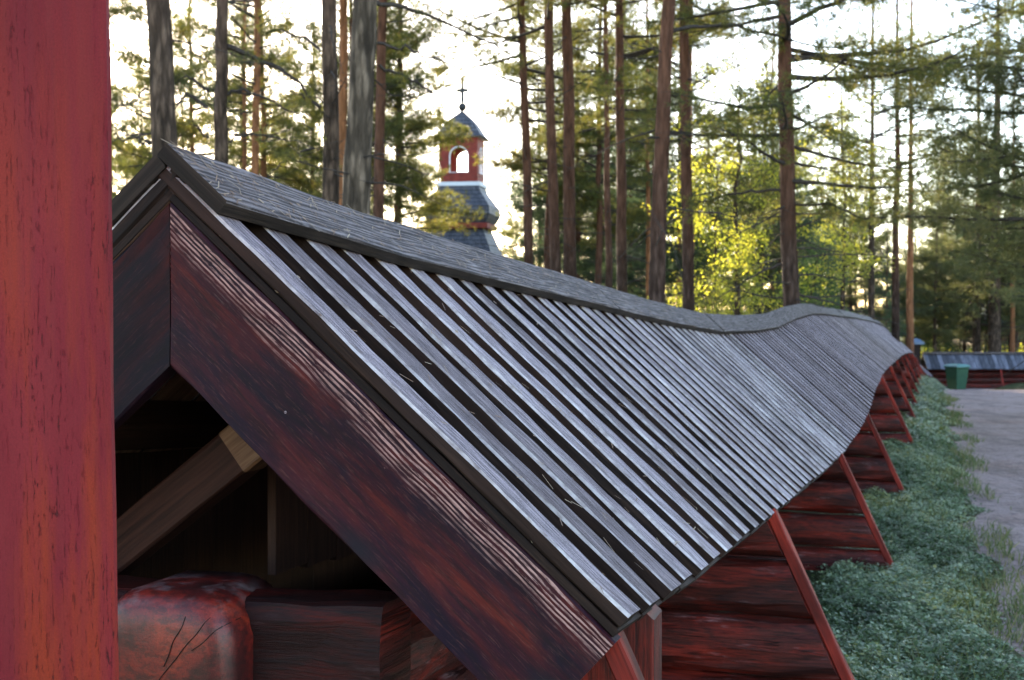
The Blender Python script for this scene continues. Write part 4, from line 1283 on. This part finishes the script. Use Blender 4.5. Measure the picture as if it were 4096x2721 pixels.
# undergrowth far behind: one mass of low bushes closing the view under the crowns
def bushes(name, n_clump, xr_, yr_, hgt, seed, mat, leafs=260, size=.16):
    rg = np.random.default_rng(seed); vs = []; rs = []
    for k in range(n_clump):
        y = rg.uniform(*yr_); px = rg.uniform(*xr_); x = PX(px, y); g = ground(x, y)
        r = rg.uniform(.5, 1.5); h = hgt * rg.uniform(.5, 1.2); tone = rg.uniform(0, .6)
        c = unit(leafs, rg) * rg.uniform(.3, 1, (leafs, 1)) ** .5 * [r, r, h]; c[:, 2] = np.abs(c[:, 2]); c += [x, y, g]
        a = unit(leafs, rg) * size * rg.uniform(.3, .7, (leafs, 1)); b = np.cross(a, unit(leafs, rg)) * .7
        vs.append(np.stack([c - a, c - b, c + a, c + b], 1).reshape(-1, 3)); rs.append(tone + rg.uniform(0, .4, leafs))
    v = np.concatenate(vs); o = bpy.data.objects.new(name, fastmesh(name, v, np.arange(len(v)).reshape(-1, 4), M[mat], np.concatenate(rs))); link(o)
    tag(o, 'low green undergrowth far behind the trunks', 'undergrowth', kind='stuff'); return o
bushes('undergrowth', 260, (100, 1080), (84, 135), 1.8, 3, 'green')
bushes('undergrowth', 120, (860, 1080), (66, 90), 1.6, 4, 'birch', 200, .13)['label'] = 'sunlit yellow green bushes behind the far wall'

# ---------------------------------------------------------------- ground cover along the wall foot
def cover(name, n, srange, seed, leaf, label, mat='lingon', trange=(.95, 0), h=.105, power=1.0):
    rg = np.random.default_rng(seed)
    s = srange[0] + (srange[1] - srange[0]) * rg.uniform(0, 1, n) ** power
    e = np.array([edge_t(q) for q in s])
    u = rg.uniform(0, 1, n)
    t = trange[0] + (e + trange[1] - trange[0]) * u + rg.normal(0, .05, n)
    clump = np.sin(s * 13.1 + t * 9 + 2 * np.sin(t * 5)) * .55 + np.sin(s * 6.3 - t * 17 + 2 * np.sin(s * 3.1)) * .55 + rg.normal(0, .25, n)
    keep = rg.uniform(0, 1, n) < np.clip((e + .12 - t) / .45, .12, 1) * np.clip(.85 + .5 * clump, .35, 1)
    hh = h * np.clip((.62 + .42 * clump), .12, 1.4) * np.clip((e + .05 - t) / .30, .10, 1)
    z = np.array([ground_st(a, b) for a, b in zip(s, t)]) + hh * rg.uniform(.1, 1, n) ** .6
    tt = t + np.array([Cc(q) for q in s])
    c = np.stack([A_[0] + s * W_[0] + tt * H_[0], A_[1] + s * W_[1] + tt * H_[1], EYE + z], 1)
    a = unit(n, rg); a[:, 2] *= .5; a *= leaf * rg.uniform(.6, 1.3, (n, 1)); up = np.array([0, 0, 1.]) + rg.normal(0, .45, (n, 3)); b = np.cross(a, up) * .33
    v = np.stack([c - a * .5, c + a * .05 + b * .9, c + a * .5, c + a * .05 - b * .9], 1)[keep].reshape(-1, 3)
    tone = np.clip(.40 + .28 * np.sin(s * 1.7 + t * 2.2) + rg.normal(0, .24, n) + .12 * clump + .22 * (np.sin(s * .9 - t * 2.8 + 1.5) > .75), 0, 1)
    o = bpy.data.objects.new(name, fastmesh(name, v, np.arange(len(v)).reshape(-1, 4), M[mat], tone[keep])); link(o)
    tag(o, label, 'ground cover', kind='stuff'); return o
cover('ground_cover', 190000, (1.5, 16), 1, .027, 'dense blue green berry shrubs between the wall foot and the path', power=1.15)
cover('ground_cover', 60000, (15.5, 58), 2, .05, 'thin blue green shrubs and grass farther along the wall foot', h=.16, power=1.2)

def grass(n, seed):
    rg = np.random.default_rng(seed)
    s = 1.5 + 30 * rg.uniform(0, 1, n) ** 1.5; e = np.array([edge_t(q) for q in s]); t = 1.2 + (e - .95) * rg.uniform(0, 1, n) ** .8
    keep = np.sin(s * 2.1 + t * 4) + np.sin(s * .8 - t * 5) + rg.normal(0, .5, n) > .1
    s, t = s[keep], t[keep]; n = len(s)
    z = np.array([ground_st(a, b) for a, b in zip(s, t)]); tt = t + np.array([Cc(q) for q in s])
    c = np.stack([A_[0] + s * W_[0] + tt * H_[0], A_[1] + s * W_[1] + tt * H_[1], EYE + z], 1)
    d = rg.normal(0, .4, (n, 3)); d[:, 2] = 1; d /= np.linalg.norm(d, axis=1, keepdims=True); L = rg.uniform(.04, .12, (n, 1))
    sd = np.cross(d, unit(n, rg)); sd *= (.0028 + .00012 * s[:, None]) / (np.linalg.norm(sd, axis=1, keepdims=True) + 1e-9)
    mid = c + d * L * .6; tip = c + d * L + rg.normal(0, .03, (n, 3)) * [1, 1, .3]
    v = np.stack([c - sd, c + sd, mid + sd * .8, mid - sd * .8, mid - sd * .8, mid + sd * .8, tip + sd * .1, tip - sd * .1], 1).reshape(-1, 3)
    m = leafmat('grass_blades', [(0, (.06, .09, .03)), (.5, (.11, .15, .06)), (.8, (.24, .22, .11)), (1, (.36, .29, .18))], .35)
    o = bpy.data.objects.new('grass', fastmesh('grass', v, np.arange(len(v)).reshape(-1, 4), m, np.repeat(rg.uniform(0, 1, n), 2))); link(o)
    tag(o, 'thin patches of green and straw coloured grass among the berry shrubs', 'grass', kind='stuff')
grass(15000, 9)
def roof_needles(n, seed):
    rg = np.random.default_rng(seed); vs = []
    for _ in range(n):
        s = 9 * rg.uniform() ** 1.4; d = rg.uniform(.0, 1.36) if rg.uniform() < .6 else rg.uniform(0, .19)
        nn = .002 if d < .19 else -CAPT - .003 + .002
        if d > .19 and rg.uniform() < .5: nn -= BAT - .003
        c = slope_pt(s, d, nn, 1); a = rg.uniform(0, 6.28)
        dn = T3 * CP - Z3 * SP; ax = (S3 * math.cos(a) + dn * math.sin(a)) * rg.uniform(.008, .026); b = (dn * math.cos(a) - S3 * math.sin(a)) * rg.uniform(.0008, .0016)
        if rg.uniform() < .12: ax *= .3; b *= 4
        vs += [c - ax - b, c - ax + b, c + ax + b, c + ax - b]
    v = np.array(vs); m = leafmat('fallen_needles', [(0, (.06, .03, .02)), (.5, (.22, .11, .05)), (1, (.45, .36, .24))], .05)
    o = bpy.data.objects.new('fallen_needles', fastmesh('fallen_needles', v, np.arange(len(v)).reshape(-1, 4), m, rg.uniform(0, 1, n))); link(o)
    tag(o, 'dry pine needles and bits scattered over the near roof boards', 'needles', kind='stuff')
roof_needles(1500, 12)
# litter on the path
def litter(n, seed):
    rg = np.random.default_rng(seed)
    s = rg.uniform(1, 22, n); e = np.array([edge_t(q) for q in s]); t = e + np.abs(rg.normal(0, .55, n))
    z = np.array([ground_st(a, b) for a, b in zip(s, t)]) + .006
    tt = t + np.array([Cc(q) for q in s])
    c = np.stack([A_[0] + s * W_[0] + tt * H_[0], A_[1] + s * W_[1] + tt * H_[1], EYE + z], 1)
    a = unit(n, rg); a[:, 2] *= .12; a *= rg.uniform(.008, .03, (n, 1)); b = np.cross(a, [0, 0, 1]) * .25
    v = np.stack([c - a, c - b, c + a, c + b], 1).reshape(-1, 3)
    m = leafmat('litter', [(0, (.05, .035, .03)), (.7, (.12, .07, .05)), (1, (.30, .24, .14))], .1)
    o = bpy.data.objects.new('leaf_litter', fastmesh('leaf_litter', v, np.arange(n * 4).reshape(-1, 4), m, rg.uniform(0, 1, n))); link(o)
    tag(o, 'brown needles and crumbs strewn on the edge of the sandy path', 'litter', kind='stuff')
litter(9000, 6)
